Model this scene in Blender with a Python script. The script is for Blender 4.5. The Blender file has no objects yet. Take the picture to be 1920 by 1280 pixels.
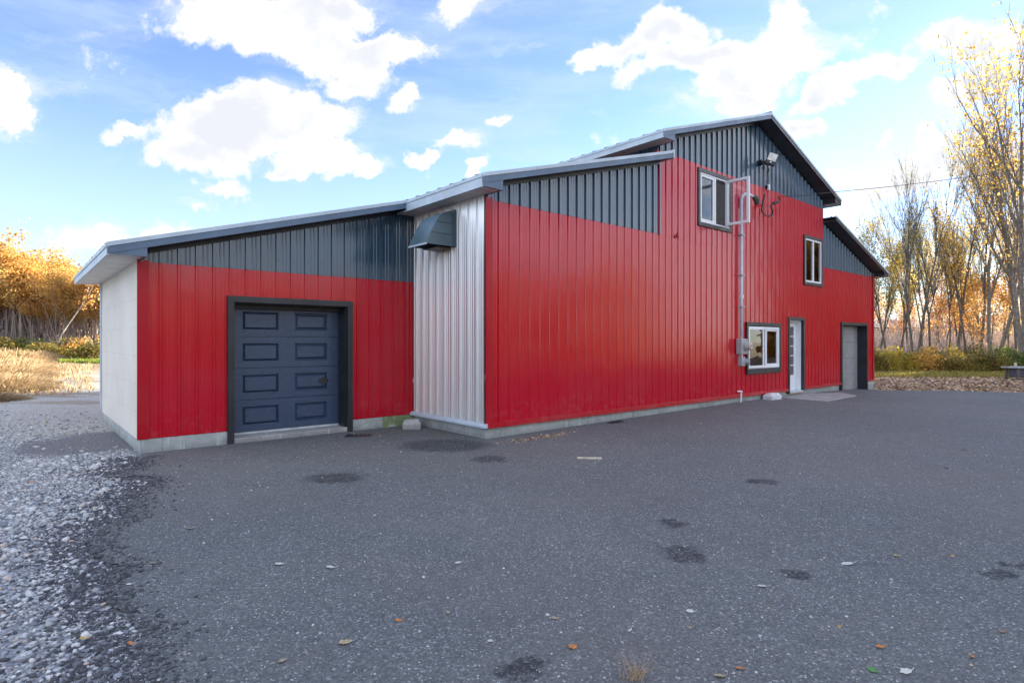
import bpy, bmesh, math, random
import numpy as np
from mathutils import Vector, Matrix, noise as mnoise

scene = bpy.context.scene
COL = scene.collection
R = math.radians

# ---------------------------------------------------------------- camera, sky, sun, exposure
F = 1090.0                       # focal length in pixels of the 1920 px wide photograph
CAMH = 1.5
cam_d = bpy.data.cameras.new("camera")
cam = bpy.data.objects.new("camera", cam_d)
COL.objects.link(cam)
cam.location = (0, 0, CAMH)
cam.rotation_euler = (R(90), 0, 0)
cam_d.sensor_width = 36
cam_d.lens = 36 * F / 1920
cam_d.clip_start = 0.05
cam_d.clip_end = 4000
scene.camera = cam

SUN_AZ = Vector((0.85, 0.527)).normalized()
SUN_EL = 12.0
sun_d = bpy.data.lights.new("sun", 'SUN')
sun_d.energy = 3.3
sun_d.angle = R(0.6)
sun_d.color = (1.0, 0.86, 0.66)
sun = bpy.data.objects.new("sun", sun_d)
COL.objects.link(sun)
sun.location = (60, 40, 40)
sdir = Vector((SUN_AZ.x * math.cos(R(SUN_EL)), SUN_AZ.y * math.cos(R(SUN_EL)), math.sin(R(SUN_EL))))
sun.rotation_euler = sdir.to_track_quat('Z', 'Y').to_euler()

scene.view_settings.view_transform = 'Standard'
scene.view_settings.look = 'None'
scene.view_settings.gamma = 1.0
scene.view_settings.exposure = 3.08
scene.cycles.max_bounces = 8
scene.cycles.transparent_max_bounces = 16
scene.cycles.caustics_reflective = False
scene.cycles.caustics_refractive = False


class NT:
    """tiny node-tree helper"""
    def __init__(s, tree):
        s.t = tree; s.n = tree.nodes; s.l = tree.links

    def node(s, typ, **kw):
        nd = s.n.new(typ)
        for k, v in kw.items():
            setattr(nd, k, v)
        return nd

    def put(s, sock, v):
        if v is None:
            return
        if isinstance(v, bpy.types.NodeSocket):
            s.l.new(v, sock)
        else:
            if sock.type == 'RGBA' and len(v) == 3:
                v = (*v, 1)
            sock.default_value = v

    def math(s, op, a, b=None, c=None, clamp=False):
        nd = s.node('ShaderNodeMath', operation=op, use_clamp=clamp)
        s.put(nd.inputs[0], a); s.put(nd.inputs[1], b); s.put(nd.inputs[2], c)
        return nd.outputs[0]

    def vmath(s, op, a, b=None, out=0):
        nd = s.node('ShaderNodeVectorMath', operation=op)
        s.put(nd.inputs[0], a); s.put(nd.inputs[1], b)
        return nd.outputs[out]

    def noise(s, vec, scale, detail=4, rough=0.55, out=0, dist=0.0):
        nd = s.node('ShaderNodeTexNoise')
        s.put(nd.inputs['Vector'], vec); nd.inputs['Scale'].default_value = scale
        nd.inputs['Detail'].default_value = detail; nd.inputs['Roughness'].default_value = rough
        nd.inputs['Distortion'].default_value = dist
        return nd.outputs[out]

    def voro(s, vec, scale, out='Distance', feature='F1', rnd=1.0):
        nd = s.node('ShaderNodeTexVoronoi', feature=feature)
        s.put(nd.inputs['Vector'], vec); nd.inputs['Scale'].default_value = scale
        nd.inputs['Randomness'].default_value = rnd
        return nd.outputs[out]

    def mapr(s, v, a, b, c=0.0, d=1.0, kind='SMOOTHSTEP'):
        nd = s.node('ShaderNodeMapRange', interpolation_type=kind)
        s.put(nd.inputs[0], v); s.put(nd.inputs[1], a); s.put(nd.inputs[2], b); s.put(nd.inputs[3], c); s.put(nd.inputs[4], d)
        return nd.outputs[0]

    def mix(s, f, a, b, mode='MIX'):
        nd = s.node('ShaderNodeMix', data_type='RGBA', blend_type=mode)
        s.put(nd.inputs[0], f); s.put(nd.inputs[6], a); s.put(nd.inputs[7], b)
        return nd.outputs[2]

    def ramp(s, f, stops):
        nd = s.node('ShaderNodeValToRGB')
        cr = nd.color_ramp
        while len(cr.elements) < len(stops):
            cr.elements.new(0.5)
        for e, (p, c) in zip(cr.elements, stops):
            e.position = p; e.color = (*c, 1)
        s.put(nd.inputs[0], f)
        return nd.outputs[0]

    def bump(s, h, strength=0.3, dist=0.01, normal=None):
        nd = s.node('ShaderNodeBump')
        nd.inputs['Strength'].default_value = strength; nd.inputs['Distance'].default_value = dist
        s.put(nd.inputs['Height'], h); s.put(nd.inputs['Normal'], normal)
        return nd.outputs[0]

    def coord(s, which='Object'):
        return s.node('ShaderNodeTexCoord').outputs[which]

    def sep(s, v):
        nd = s.node('ShaderNodeSeparateXYZ'); s.put(nd.inputs[0], v)
        return nd.outputs

    def comb(s, x, y, z):
        nd = s.node('ShaderNodeCombineXYZ')
        s.put(nd.inputs[0], x); s.put(nd.inputs[1], y); s.put(nd.inputs[2], z)
        return nd.outputs[0]


# ---------------------------------------------------------------- world: daylight sky with scattered clouds
world = bpy.data.worlds.new("World")
scene.world = world
world.use_nodes = True
w = NT(world.node_tree)
w.n.clear()
sky = w.node('ShaderNodeTexSky', sky_type='NISHITA')
sky.sun_disc = False
sky.sun_elevation = R(SUN_EL)
sky.sun_rotation = math.atan2(SUN_AZ.x, SUN_AZ.y)
sky.altitude = 50
sky.air_density = 1.0
sky.dust_density = 0.1
sky.ozone_density = 3.0
D = w.coord('Generated')
dx, dy, dz = w.sep(D)
# cloud field: the sky direction projected on a far vertical sheet to the north, elliptical cloud cells broken up by noise
ysafe = w.math('MAXIMUM', dy, 0.05)
px_ = w.math('DIVIDE', dx, ysafe)
pz_ = w.math('DIVIDE', dz, ysafe)
P = w.comb(px_, pz_, 0.0)
warp = w.noise(P, 7.0, 5, 0.62, out=1)
wv = w.vmath('SCALE', w.vmath('SUBTRACT', warp, (0.5, 0.5, 0.5)), None)
wv.node.inputs[3].default_value = 0.13
PW = w.vmath('ADD', P, wv)
# (x, y, half width, half height, tilt in degrees, weight) of the cloud cells, in pixels of a 1920 px frame
CELLS = [
    (470, 30, 210, 75, -8, 1.0), (560, 75, 230, 70, -12, 1.0), (700, 95, 170, 45, 8, .95), (600, 20, 150, 60, 0, 1.0),
    (420, 235, 190, 72, 3, 1.0), (540, 215, 170, 72, 0, 1.0), (370, 285, 130, 50, -8, .9), (240, 240, 80, 26, -5, .8), (590, 285, 110, 40, 0, .9),
    (660, 140, 110, 50, 0, .75),
    (5, 192, 85, 75, 0, 1.05), (545, 315, 75, 28, 0, .85), (670, 308, 75, 26, 5, .85), (400, 345, 80, 22, 0, .6), (365, 385, 60, 18, 0, .55),
    (760, 178, 40, 28, 20, .85), (870, 268, 60, 30, -10, .8), (795, 285, 40, 18, 0, .75), (935, 232, 40, 22, 30, .65),
    (885, 322, 30, 20, 10, .8), (870, -10, 90, 60, 40, .7),
    (1115, 105, 70, 26, 28, .85), (1240, 55, 95, 50, 20, .8), (1180, 85, 70, 28, 28, .85),
    (1480, 55, 80, 60, 40, .9), (1420, 130, 200, 60, 15, 1.0), (1440, 100, 130, 70, 30, .9), (1290, 100, 150, 34, 15, .85), (1400, 190, 110, 45, 20, .85),
    (1560, 165, 140, 34, 32, .9), (1650, 130, 120, 35, 10, .7), (1840, 80, 150, 42, 6, .95), (1860, 150, 160, 40, 22, .9),
    (1790, 160, 80, 30, 15, .7), (1495, 250, 48, 30, -8, .9), (1285, 190, 40, 22, 0, .55), (1700, 310, 170, 40, 12, .8), (1800, 270, 130, 50, 15, .8),
    (1780, 245, 60, 22, 25, .8), (160, 440, 180, 40, 0, .5), (300, 450, 120, 30, 0, .5), (1640, 260, 50, 18, 20, .5), (1900, 300, 120, 60, 0, .7),
]
field = None
for (x, y, rx, ry, tilt, wt) in CELLS:
    mp = w.node('ShaderNodeMapping', vector_type='TEXTURE')
    mp.inputs['Location'].default_value = ((x - 960) / F, (640 - y) / F, 0)
    mp.inputs['Rotation'].default_value = (0, 0, R(tilt))
    mp.inputs['Scale'].default_value = (rx * 1.18 / F, ry * 1.22 / F, 1)
    w.put(mp.inputs['Vector'], PW)
    ln = w.vmath('LENGTH', mp.outputs[0], out=1)
    g_ = w.math('MULTIPLY_ADD', ln, -wt, wt, clamp=True)
    field = g_ if field is None else w.math('SMOOTH_MAX', field, g_, 0.08)
nz = w.noise(P, 9.0, 12, 0.66)
nz2 = w.noise(PW, 3.2, 5, 0.55)
dens = w.math('ADD', field, w.math('MULTIPLY', w.math('SUBTRACT', nz, 0.5), 1.55))
dens = w.math('ADD', dens, w.math('MULTIPLY', w.math('SUBTRACT', nz2, 0.5), 0.25))
mpw = w.node('ShaderNodeMapping'); mpw.inputs['Rotation'].default_value = (0, 0, R(-22)); mpw.inputs['Scale'].default_value = (2.2, 8.0, 1)
w.put(mpw.inputs['Vector'], PW)
nzw = w.noise(mpw.outputs[0], 1.7, 10, 0.62)
wisp = w.math('MULTIPLY', w.mapr(w.math('ADD', field, w.math('MULTIPLY', w.math('SUBTRACT', nzw, 0.5), 2.2)), 0.12, 0.95), 0.62)
cl_front = w.math('MAXIMUM', w.mapr(dens, 0.20, 0.46), wisp)
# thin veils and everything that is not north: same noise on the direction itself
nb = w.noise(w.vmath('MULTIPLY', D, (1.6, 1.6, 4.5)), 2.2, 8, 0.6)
cl_back = w.mapr(nb, 0.42, 0.60)  # cloud cover out of view, enlarged to brighten the front walls
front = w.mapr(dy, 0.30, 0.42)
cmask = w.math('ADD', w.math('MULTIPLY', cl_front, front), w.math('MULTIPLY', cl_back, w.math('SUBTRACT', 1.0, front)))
veil_n = w.noise(w.vmath('MULTIPLY', D, (1.0, 1.0, 5.0)), 3.5, 6, 0.6)
veil = w.math('MULTIPLY', w.mapr(veil_n, 0.38, 0.72), 0.38)
hz_up = w.mapr(dz, -0.02, 0.40)                              # 0 at the horizon
hz_white = w.math('MULTIPLY', w.math('SUBTRACT', 1.0, hz_up), w.mapr(dx, -0.75, 0.75, 0.78, 0.72))
SKYK = 0.10
csh = w.noise(PW, 4.5, 5, 0.55)
thick = w.mapr(dens, 0.35, 0.8)
cdark = w.math('MULTIPLY', thick, w.mapr(csh, 0.38, 0.62))
cloud_col = w.mix(cdark, (1.30, 1.31, 1.34), (1.04, 1.07, 1.15))
skc = sky.outputs[0]
hs = w.node('ShaderNodeHueSaturation'); hs.inputs['Saturation'].default_value = 1.03; hs.inputs['Value'].default_value = 0.56; hs.inputs['Hue'].default_value = 0.524
w.put(hs.inputs['Color'], skc)
c1 = w.mix(w.math('MAXIMUM', hz_white, veil), hs.outputs[0], (0.95, 1.16, 1.45))
cloud_col = w.mix(front, (2.85, 2.95, 3.05), cloud_col)      # unseen southern clouds, made extra bright to light the front walls
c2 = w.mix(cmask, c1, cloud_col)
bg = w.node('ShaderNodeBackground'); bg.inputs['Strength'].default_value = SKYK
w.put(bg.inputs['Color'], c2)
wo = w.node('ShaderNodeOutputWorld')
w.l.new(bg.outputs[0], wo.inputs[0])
world.cycles.sampling_method = 'MANUAL'
world.cycles.sample_map_resolution = 512

# ---------------------------------------------------------------- geometry helpers
U = Vector((2230 - 960, F)).normalized()          # along the long front wall, to the right and away
V = Vector((-U.y, U.x))                           # into the building
C0 = Vector((-0.389, 8.84))                       # front left corner of the main block
ANG = math.atan2(U.y, U.x)


def w2(u, v):
    p = C0 + U * u + V * v
    return p.x, p.y


def uv_of(x, y):
    d = Vector((x, y)) - C0
    return d.dot(U), d.dot(V)


GU = [0.0, 8.0, 13.5, 16.6]
GZ = [0.0, 0.05, 0.0, -0.12]


def ground_z(x, y):
    u = (x - C0.x) * U.x + (y - C0.y) * U.y
    return float(np.interp(u, GU, GZ))


def pix_ground(px, py, z=None):
    """point of the ground seen at a pixel of the photograph"""
    zz = 0.0 if z is None else z
    for _ in range(8):
        d = (CAMH - zz) * F / (py - 640)
        x = (px - 960) / F * d
        if z is not None:
            break
        zz = ground_z(x, d)
    return Vector((x, d, zz))


def pix_wall(px, py, v=0.0):
    """(u, z) on a vertical plane v = const of the building"""
    k = (px - 960) / F
    bx, by = C0.x + V.x * v, C0.y + V.y * v
    u = (k * by - bx) / (U.x - k * U.y)
    d = by + u * U.y
    return u, CAMH + (640 - py) / F * d


def setp(o, label=None, cat=None, group=None, kind=None):
    if label: o['label'] = label
    if cat: o['category'] = cat
    if group: o['group'] = group
    if kind: o['kind'] = kind
    return o


def link(name, me, mat, parent=None):
    o = bpy.data.objects.new(name, me)
    COL.objects.link(o)
    if mat is not None:
        for m in (mat if isinstance(mat, (list, tuple)) else [mat]):
            me.materials.append(m)
    if parent is not None:
        o.parent = parent
    return o


def empty(name, loc=(0, 0, 0), rz=0.0):
    o = bpy.data.objects.new(name, None)
    o.empty_display_size = 0.2
    COL.objects.link(o)
    o.location = loc
    o.rotation_euler = (0, 0, rz)
    return o


class MB:
    """collects boxes, prisms, tubes; builds one mesh object"""
    def __init__(s):
        s.v = []; s.f = []

    def add(s, vs, fs):
        b = len(s.v)
        s.v += [tuple(p) for p in vs]
        s.f += [tuple(b + i for i in f) for f in fs]
        return s

    def box(s, x0, x1, y0, y1, z0, z1):
        vs = [(x0, y0, z0), (x1, y0, z0), (x1, y1, z0), (x0, y1, z0), (x0, y0, z1), (x1, y0, z1), (x1, y1, z1), (x0, y1, z1)]
        return s.add(vs, [(0, 3, 2, 1), (4, 5, 6, 7), (0, 1, 5, 4), (1, 2, 6, 5), (2, 3, 7, 6), (3, 0, 4, 7)])

    def prism(s, poly, a0, a1, axis='v'):
        """polygon in (u,z) extruded along v (axis 'v') or polygon in (v,z) extruded along u (axis 'u') or (u,v) along z"""
        n = len(poly)
        if axis == 'v':
            mk = lambda p, a: (p[0], a, p[1])
        elif axis == 'u':
            mk = lambda p, a: (a, p[0], p[1])
        else:
            mk = lambda p, a: (p[0], p[1], a)
        vs = [mk(p, a0) for p in poly] + [mk(p, a1) for p in poly]
        fs = [tuple(range(n)), tuple(reversed(range(n, 2 * n)))]
        for i in range(n):
            j = (i + 1) % n
            fs.append((i, n + i, n + j, j))
        return s.add(vs, fs)

    def tube(s, pts, r, sides=8, cap=True):
        pts = [Vector(p) for p in pts]
        rs = r if isinstance(r, (list, tuple)) else [r] * len(pts)
        b = len(s.v)
        prev = None
        for i, p in enumerate(pts):
            if i == 0: t = pts[1] - p
            elif i == len(pts) - 1: t = p - pts[i - 1]
            else: t = (pts[i + 1] - pts[i - 1])
            t.normalize()
            if prev is None:
                a = t.orthogonal().normalized()
            else:
                a = (prev - t * prev.dot(t)).normalized()
            prev = a
            c = t.cross(a)
            for k in range(sides):
                th = 2 * math.pi * k / sides
                s.v.append(tuple(p + (a * math.cos(th) + c * math.sin(th)) * rs[i]))
        for i in range(len(pts) - 1):
            for k in range(sides):
                k2 = (k + 1) % sides
                s.f.append((b + i * sides + k, b + i * sides + k2, b + (i + 1) * sides + k2, b + (i + 1) * sides + k))
        if cap:
            s.f.append(tuple(b + k for k in reversed(range(sides))))
            e = b + (len(pts) - 1) * sides
            s.f.append(tuple(e + k for k in range(sides)))
        return s

    def build(s, name, mat, parent=None, bevel=0.0, smooth=False, recalc=True):
        me = bpy.data.meshes.new(name)
        me.from_pydata(s.v, [], s.f)
        if recalc:
            bm = bmesh.new(); bm.from_mesh(me)
            bmesh.ops.recalc_face_normals(bm, faces=bm.faces)
            bm.to_mesh(me); bm.free()
        if smooth:
            me.polygons.foreach_set('use_smooth', [True] * len(me.polygons))
        me.update()
        o = link(name, me, mat, parent)
        if bevel > 0:
            m = o.modifiers.new('bevel', 'BEVEL'); m.width = bevel; m.segments = 2; m.limit_method = 'ANGLE'; m.angle_limit = R(40)
        return o


def np_mesh(name, verts, faces_per, idx, rnd=None, smooth=False):
    """fast mesh from numpy arrays; faces_per = verts per face (const)"""
    me = bpy.data.meshes.new(name)
    nv, nf = len(verts), len(idx) // faces_per
    me.vertices.add(nv); me.vertices.foreach_set('co', np.asarray(verts, dtype=np.float32).ravel())
    me.loops.add(nf * faces_per); me.loops.foreach_set('vertex_index', np.asarray(idx, dtype=np.int32))
    me.polygons.add(nf)
    me.polygons.foreach_set('loop_start', np.arange(0, nf * faces_per, faces_per, dtype=np.int32))
    if smooth:
        me.polygons.foreach_set('use_smooth', np.ones(nf, dtype=bool))
    me.update(calc_edges=True)
    if rnd is not None:
        a = me.attributes.new('rnd', 'FLOAT', 'POINT')
        a.data.foreach_set('value', np.asarray(rnd, dtype=np.float32))
    return me


# ---------------------------------------------------------------- materials
def mat(name):
    m = bpy.data.materials.new(name)
    m.use_nodes = True
    t = NT(m.node_tree)
    b = t.n.get('Principled BSDF')
    return m, t, b


def simple(name, col, rough=0.5, metal=0.0, spec=0.5, var=0.12, scale=6.0, bump=0.0, bscale=60.0):
    m, t, b = mat(name)
    co = t.coord()
    n = t.noise(co, scale, 5, 0.6)
    dark = tuple(c * (1 - var * 1.6) for c in col); lite = tuple(min(1, c * (1 + var)) for c in col)
    t.put(b.inputs['Base Color'], t.mix(t.mapr(n, 0.3, 0.7), dark, lite))
    t.put(b.inputs['Roughness'], t.mapr(t.noise(co, scale * 2.3, 3), 0.3, 0.7, rough * 0.85, min(1, rough * 1.15)))
    b.inputs['Metallic'].default_value = metal
    b.inputs['Specular IOR Level'].default_value = spec
    if bump > 0:
        t.put(b.inputs['Normal'], t.bump(t.noise(co, bscale, 4), bump, 0.01))
    return m


def panel_metal(name, col, rough, metal=0.0, spec=0.5, wav=0.10, dirt=(0.35, 0.33, 0.30), coat=0.0):
    """painted / bare steel cladding: slow oil-canning, faint streaks, dust towards the bottom lap"""
    m, t, b = mat(name)
    co = t.coord()
    x, y, z = t.sep(co)
    streak = t.noise(t.comb(t.math('MULTIPLY', t.math('ADD', x, y), 9.0), 0.0, t.math('MULTIPLY', z, 0.5)), 1.6, 5, 0.6)
    blot = t.noise(co, 0.9, 4, 0.5)
    c = t.mix(t.mapr(streak, 0.35, 0.75, 0.0, 0.30), col, tuple(min(1, k * 0.86) for k in col))
    c = t.mix(t.mapr(blot, 0.4, 0.75, 0.0, 0.035), c, dirt)
    # splash dust near the ground has its own uneven edge
    spl = t.math('MULTIPLY', t.mapr(z, 0.25, 0.75, 1.0, 0.0), t.mapr(t.noise(co, 7.0, 5, 0.7), 0.45, 0.8, 0.0, 0.16))
    c = t.mix(spl, c, dirt)
    t.put(b.inputs['Base Color'], c)
    t.put(b.inputs['Roughness'], t.mapr(t.noise(co, 1.2, 3), 0.3, 0.75, rough * 0.92, rough * 1.12))
    b.inputs['Metallic'].default_value = metal
    b.inputs['Specular IOR Level'].default_value = spec
    b.inputs['Coat Weight'].default_value = coat
    b.inputs['Coat Roughness'].default_value = 0.12
    h = t.noise(t.comb(t.math('MULTIPLY', t.math('ADD', x, y), 1.8), 0.0, t.math('MULTIPLY', z, 1.1)), 1.3, 2, 0.4)
    t.put(b.inputs['Normal'], t.bump(h, wav, 0.06))
    return m


M_RED = panel_metal('red_cladding', (0.49, 0.001, 0.016), 0.14, spec=0.5, coat=0.0)
M_REDTRIM = panel_metal('red_trim', (0.40, 0.001, 0.012), 0.32, spec=0.3, wav=0.1)
M_BLACK = panel_metal('charcoal_cladding', (0.034, 0.074, 0.120), 0.17, spec=0.85, dirt=(0.1, 0.1, 0.1))
M_TRIM = simple('charcoal_trim', (0.020, 0.023, 0.028), 0.38, spec=0.5, var=0.2, scale=3)
M_RAKE = simple('slate_blue_trim', (0.095, 0.15, 0.22), 0.42, spec=0.5, var=0.1, scale=2)
M_DRIP = simple('pale_steel_trim', (0.47, 0.56, 0.62), 0.45, spec=0.5, var=0.08, scale=2)
M_GALV = panel_metal('bare_steel_cladding', (0.86, 0.86, 0.85), 0.36, metal=0.70, wav=0.04, dirt=(0.4, 0.36, 0.3))
M_WHITEFR = simple('white_vinyl', (0.78, 0.80, 0.82), 0.35, var=0.03)
M_GREYSTEEL = simple('grey_enclosure_steel', (0.36, 0.38, 0.40), 0.45, var=0.08)
M_CONDUIT = simple('grey_conduit', (0.62, 0.65, 0.72), 0.5, metal=0.0, var=0.08)
M_BLACKPL = simple('black_rubber', (0.015, 0.015, 0.017), 0.5, var=0.2)
M_HOOD = simple('slate_hood_paint', (0.085, 0.14, 0.17), 0.33, spec=0.6, var=0.12, scale=2.5)
M_ROOF = simple('roof_steel', (0.10, 0.12, 0.14), 0.4, metal=0.2, var=0.15, scale=1.2)
M_WOODTRIM = simple('raw_wood', (0.50, 0.33, 0.18), 0.8, var=0.25, scale=8, bump=0.3)


def soffit_mat():
    m, t, b = mat('vented_soffit')
    co = t.coord()
    x, y, z = t.sep(co)
    ln = t.mapr(t.math('ABSOLUTE', t.math('SUBTRACT', t.math('FRACT', t.math('MULTIPLY', y, 3.3)), 0.5)), 0.0, 0.05, 1.0, 0.0)
    n = t.noise(co, 3.0, 4)
    c = t.mix(t.mapr(n, 0.3, 0.7), (0.62, 0.59, 0.54), (0.74, 0.71, 0.66))
    c = t.mix(t.math('MULTIPLY', ln, 0.5), c, (0.2, 0.19, 0.17))
    t.put(b.inputs['Base Color'], c)
    b.inputs['Roughness'].default_value = 0.5
    t.put(b.inputs['Normal'], t.bump(ln, -0.4, 0.01))
    return m


M_SOFFIT = soffit_mat()
M_SOFFITD = simple('dark_soffit', (0.055, 0.062, 0.075), 0.5, var=0.15, scale=3)


def white_wall_mat():
    m, t, b = mat('white_cladding')
    co = t.coord()
    x, y, z = t.sep(co)
    f = t.math('ABSOLUTE', t.math('SUBTRACT', t.math('FRACT', t.math('DIVIDE', t.math('ADD', z, 0.04), 0.386)), 0.5))
    row = t.mapr(f, 0.0, 0.018, 1.0, 0.0)
    dash = t.mapr(t.math('ABSOLUTE', t.math('SUBTRACT', t.math('FRACT', t.math('MULTIPLY', y, 9.0)), 0.5)), 0.22, 0.30, 1.0, 0.15)
    n = t.noise(co, 1.1, 5)
    c = t.mix(t.mapr(n, 0.3, 0.7), (0.74, 0.70, 0.62), (0.82, 0.78, 0.70))
    c = t.mix(t.math('MULTIPLY', t.math('MULTIPLY', row, dash), 0.35), c, (0.25, 0.24, 0.24))
    t.put(b.inputs['Base Color'], c)
    b.inputs['Roughness'].default_value = 0.4
    return m


M_WHITE = white_wall_mat()


def concrete_mat(name, base, green=0.3):
    m, t, b = mat(name)
    co = t.coord()
    x, y, z = t.sep(co)
    n1 = t.noise(co, 1.7, 6, 0.6); n2 = t.noise(co, 22, 5, 0.6)
    c = t.mix(t.mapr(n1, 0.3, 0.7), tuple(k * 0.72 for k in base), base)
    c = t.mix(t.mapr(n2, 0.35, 0.75, 0.0, 0.45), c, tuple(k * 0.6 for k in base))
    # algae blooms
    al = t.mapr(t.noise(t.vmath('ADD', co, (3.3, 1.2, 0.4)), 1.1, 4, 0.7), 0.54, 0.66)
    c = t.mix(t.math('MULTIPLY', al, green), c, (0.16, 0.23, 0.10))
    # damp foot and vertical drips with a ragged upper edge
    foot = t.mapr(t.math('ADD', z, t.math('MULTIPLY', t.noise(co, 5.0, 5, 0.7), -0.22)), -0.10, 0.02, 1.0, 0.0)
    c = t.mix(t.math('MULTIPLY', foot, 0.55), c, tuple(k * 0.35 for k in base))
    dr = t.noise(t.comb(t.math('MULTIPLY', x, 6.0), t.math('MULTIPLY', y, 6.0), t.math('MULTIPLY', z, 0.6)), 2.5, 4, 0.6)
    c = t.mix(t.mapr(dr, 0.55, 0.7, 0.0, 0.5), c, tuple(min(1, k * 1.35) for k in base))
    crack = t.mapr(t.voro(t.vmath('MULTIPLY', co, (0.8, 0.8, 1.6)), 1.0, out='Distance', feature='DISTANCE_TO_EDGE'), 0.0, 0.008, 1.0, 0.0)
    c = t.mix(t.math('MULTIPLY', crack, 0.4), c, (0.08, 0.08, 0.08))
    t.put(b.inputs['Base Color'], c)
    b.inputs['Roughness'].default_value = 0.85
    h = t.math('ADD', t.math('MULTIPLY', n2, 0.6), t.noise(co, 70, 3))
    t.put(b.inputs['Normal'], t.bump(h, 0.35, 0.01))
    return m


M_CONC = concrete_mat('foundation_concrete', (0.47, 0.51, 0.49))
M_CONC2 = concrete_mat('slab_concrete', (0.45, 0.45, 0.44), 0.05)


def moss_conc():
    m, t, b = mat('mossy_concrete')
    co = t.coord()
    n = t.noise(co, 6.0, 6, 0.65)
    c = t.mix(t.mapr(n, 0.38, 0.55), (0.42, 0.45, 0.40), (0.20, 0.27, 0.12))
    c = t.mix(t.mapr(t.noise(co, 40, 4), 0.4, 0.8, 0, 0.5), c, (0.12, 0.15, 0.08))
    t.put(b.inputs['Base Color'], c)
    b.inputs['Roughness'].default_value = 0.9
    t.put(b.inputs['Normal'], t.bump(n, 0.3, 0.01))
    return m


def glass_mat(name, tint=(0.85, 0.92, 0.92), clear=0.75, refl=1.7):
    m, t, b = mat(name)
    out = t.n.get('Material Output')
    fr = t.node('ShaderNodeFresnel'); fr.inputs['IOR'].default_value = 1.55
    gl = t.node('ShaderNodeBsdfGlossy'); gl.inputs['Roughness'].default_value = 0.01
    gl.inputs['Color'].default_value = (0.95, 0.97, 1.0, 1)
    tr = t.node('ShaderNodeBsdfTransparent'); tr.inputs['Color'].default_value = (*[k * clear for k in tint], 1)
    f = t.math('MULTIPLY_ADD', fr.outputs[0], refl, 0.02, clamp=True)
    co = t.coord()
    nb_ = t.bump(t.noise(co, 1.5, 2), 0.05, 0.05)
    t.put(gl.inputs['Normal'], nb_)
    mx = t.node('ShaderNodeMixShader')
    t.put(mx.inputs[0], f); t.l.new(tr.outputs[0], mx.inputs[1]); t.l.new(gl.outputs[0], mx.inputs[2])
    t.l.new(mx.outputs[0], out.inputs[0])
    return m


M_GLASS = glass_mat('window_glass', (0.78, 0.93, 0.93), 0.85, 1.15)
M_GLASSD = glass_mat('door_glass', (0.5, 0.6, 0.62), 0.7)
M_DARK = simple('dark_interior', (0.02, 0.022, 0.024), 0.9, var=0.2)
M_CURT = simple('pale_curtain', (0.55, 0.62, 0.60), 0.9, var=0.1, scale=4)
M_CURTG = simple('green_blind', (0.20, 0.31, 0.28), 0.8, var=0.15, scale=3)


def screen_mat():
    m, t, b = mat('insect_screen')
    co = t.coord()
    n = t.noise(co, 45, 3)
    t.put(b.inputs['Base Color'], t.mix(t.mapr(n, 0.4, 0.6), (0.05, 0.05, 0.045), (0.10, 0.095, 0.085)))
    b.inputs['Roughness'].default_value = 0.9
    return m


M_SCREEN = screen_mat()


def door_blue_mat():
    m, t, b = mat('dark_blue_woodgrain_door')
    co = t.coord()
    g = t.noise(t.vmath('MULTIPLY', co, (2.0, 2.0, 26.0)), 5.0, 6, 0.65)
    s = t.noise(co, 120, 4, 0.7)
    c = t.mix(t.mapr(g, 0.3, 0.7), (0.018, 0.038, 0.078), (0.044, 0.080, 0.150))
    c = t.mix(t.mapr(s, 0.5, 0.75, 0.0, 0.35), c, (0.12, 0.15, 0.2))
    t.put(b.inputs['Base Color'], c)
    b.inputs['Roughness'].default_value = 0.36
    b.inputs['Specular IOR Level'].default_value = 0.6
    t.put(b.inputs['Normal'], t.bump(t.math('ADD', g, t.math('MULTIPLY', s, 0.5)), 0.35, 0.006))
    return m


M_DOORB = door_blue_mat()
M_DOORG = simple('grey_door_steel', (0.26, 0.27, 0.27), 0.5, var=0.12, scale=1.5, bump=0.08)


def leaf_mat(name, stops, transl=0.45, rough=0.6, objvar=True):
    m, t, b = mat(name)
    out = t.n.get('Material Output')
    at = t.node('ShaderNodeAttribute'); at.attribute_name = 'rnd'
    f = at.outputs['Fac']
    if objvar:
        oi = t.node('ShaderNodeObjectInfo')
        f = t.math('ADD', t.math('MULTIPLY', f, 0.75), t.math('MULTIPLY', oi.outputs['Random'], 0.25))
    c = t.ramp(f, stops)
    df = t.node('ShaderNodeBsdfDiffuse'); t.put(df.inputs['Color'], c)
    tl = t.node('ShaderNodeBsdfTranslucent'); t.put(tl.inputs['Color'], c)
    mx = t.node('ShaderNodeMixShader'); mx.inputs[0].default_value = transl
    t.l.new(df.outputs[0], mx.inputs[1]); t.l.new(tl.outputs[0], mx.inputs[2])
    t.l.new(mx.outputs[0], out.inputs[0])
    return m


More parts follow.
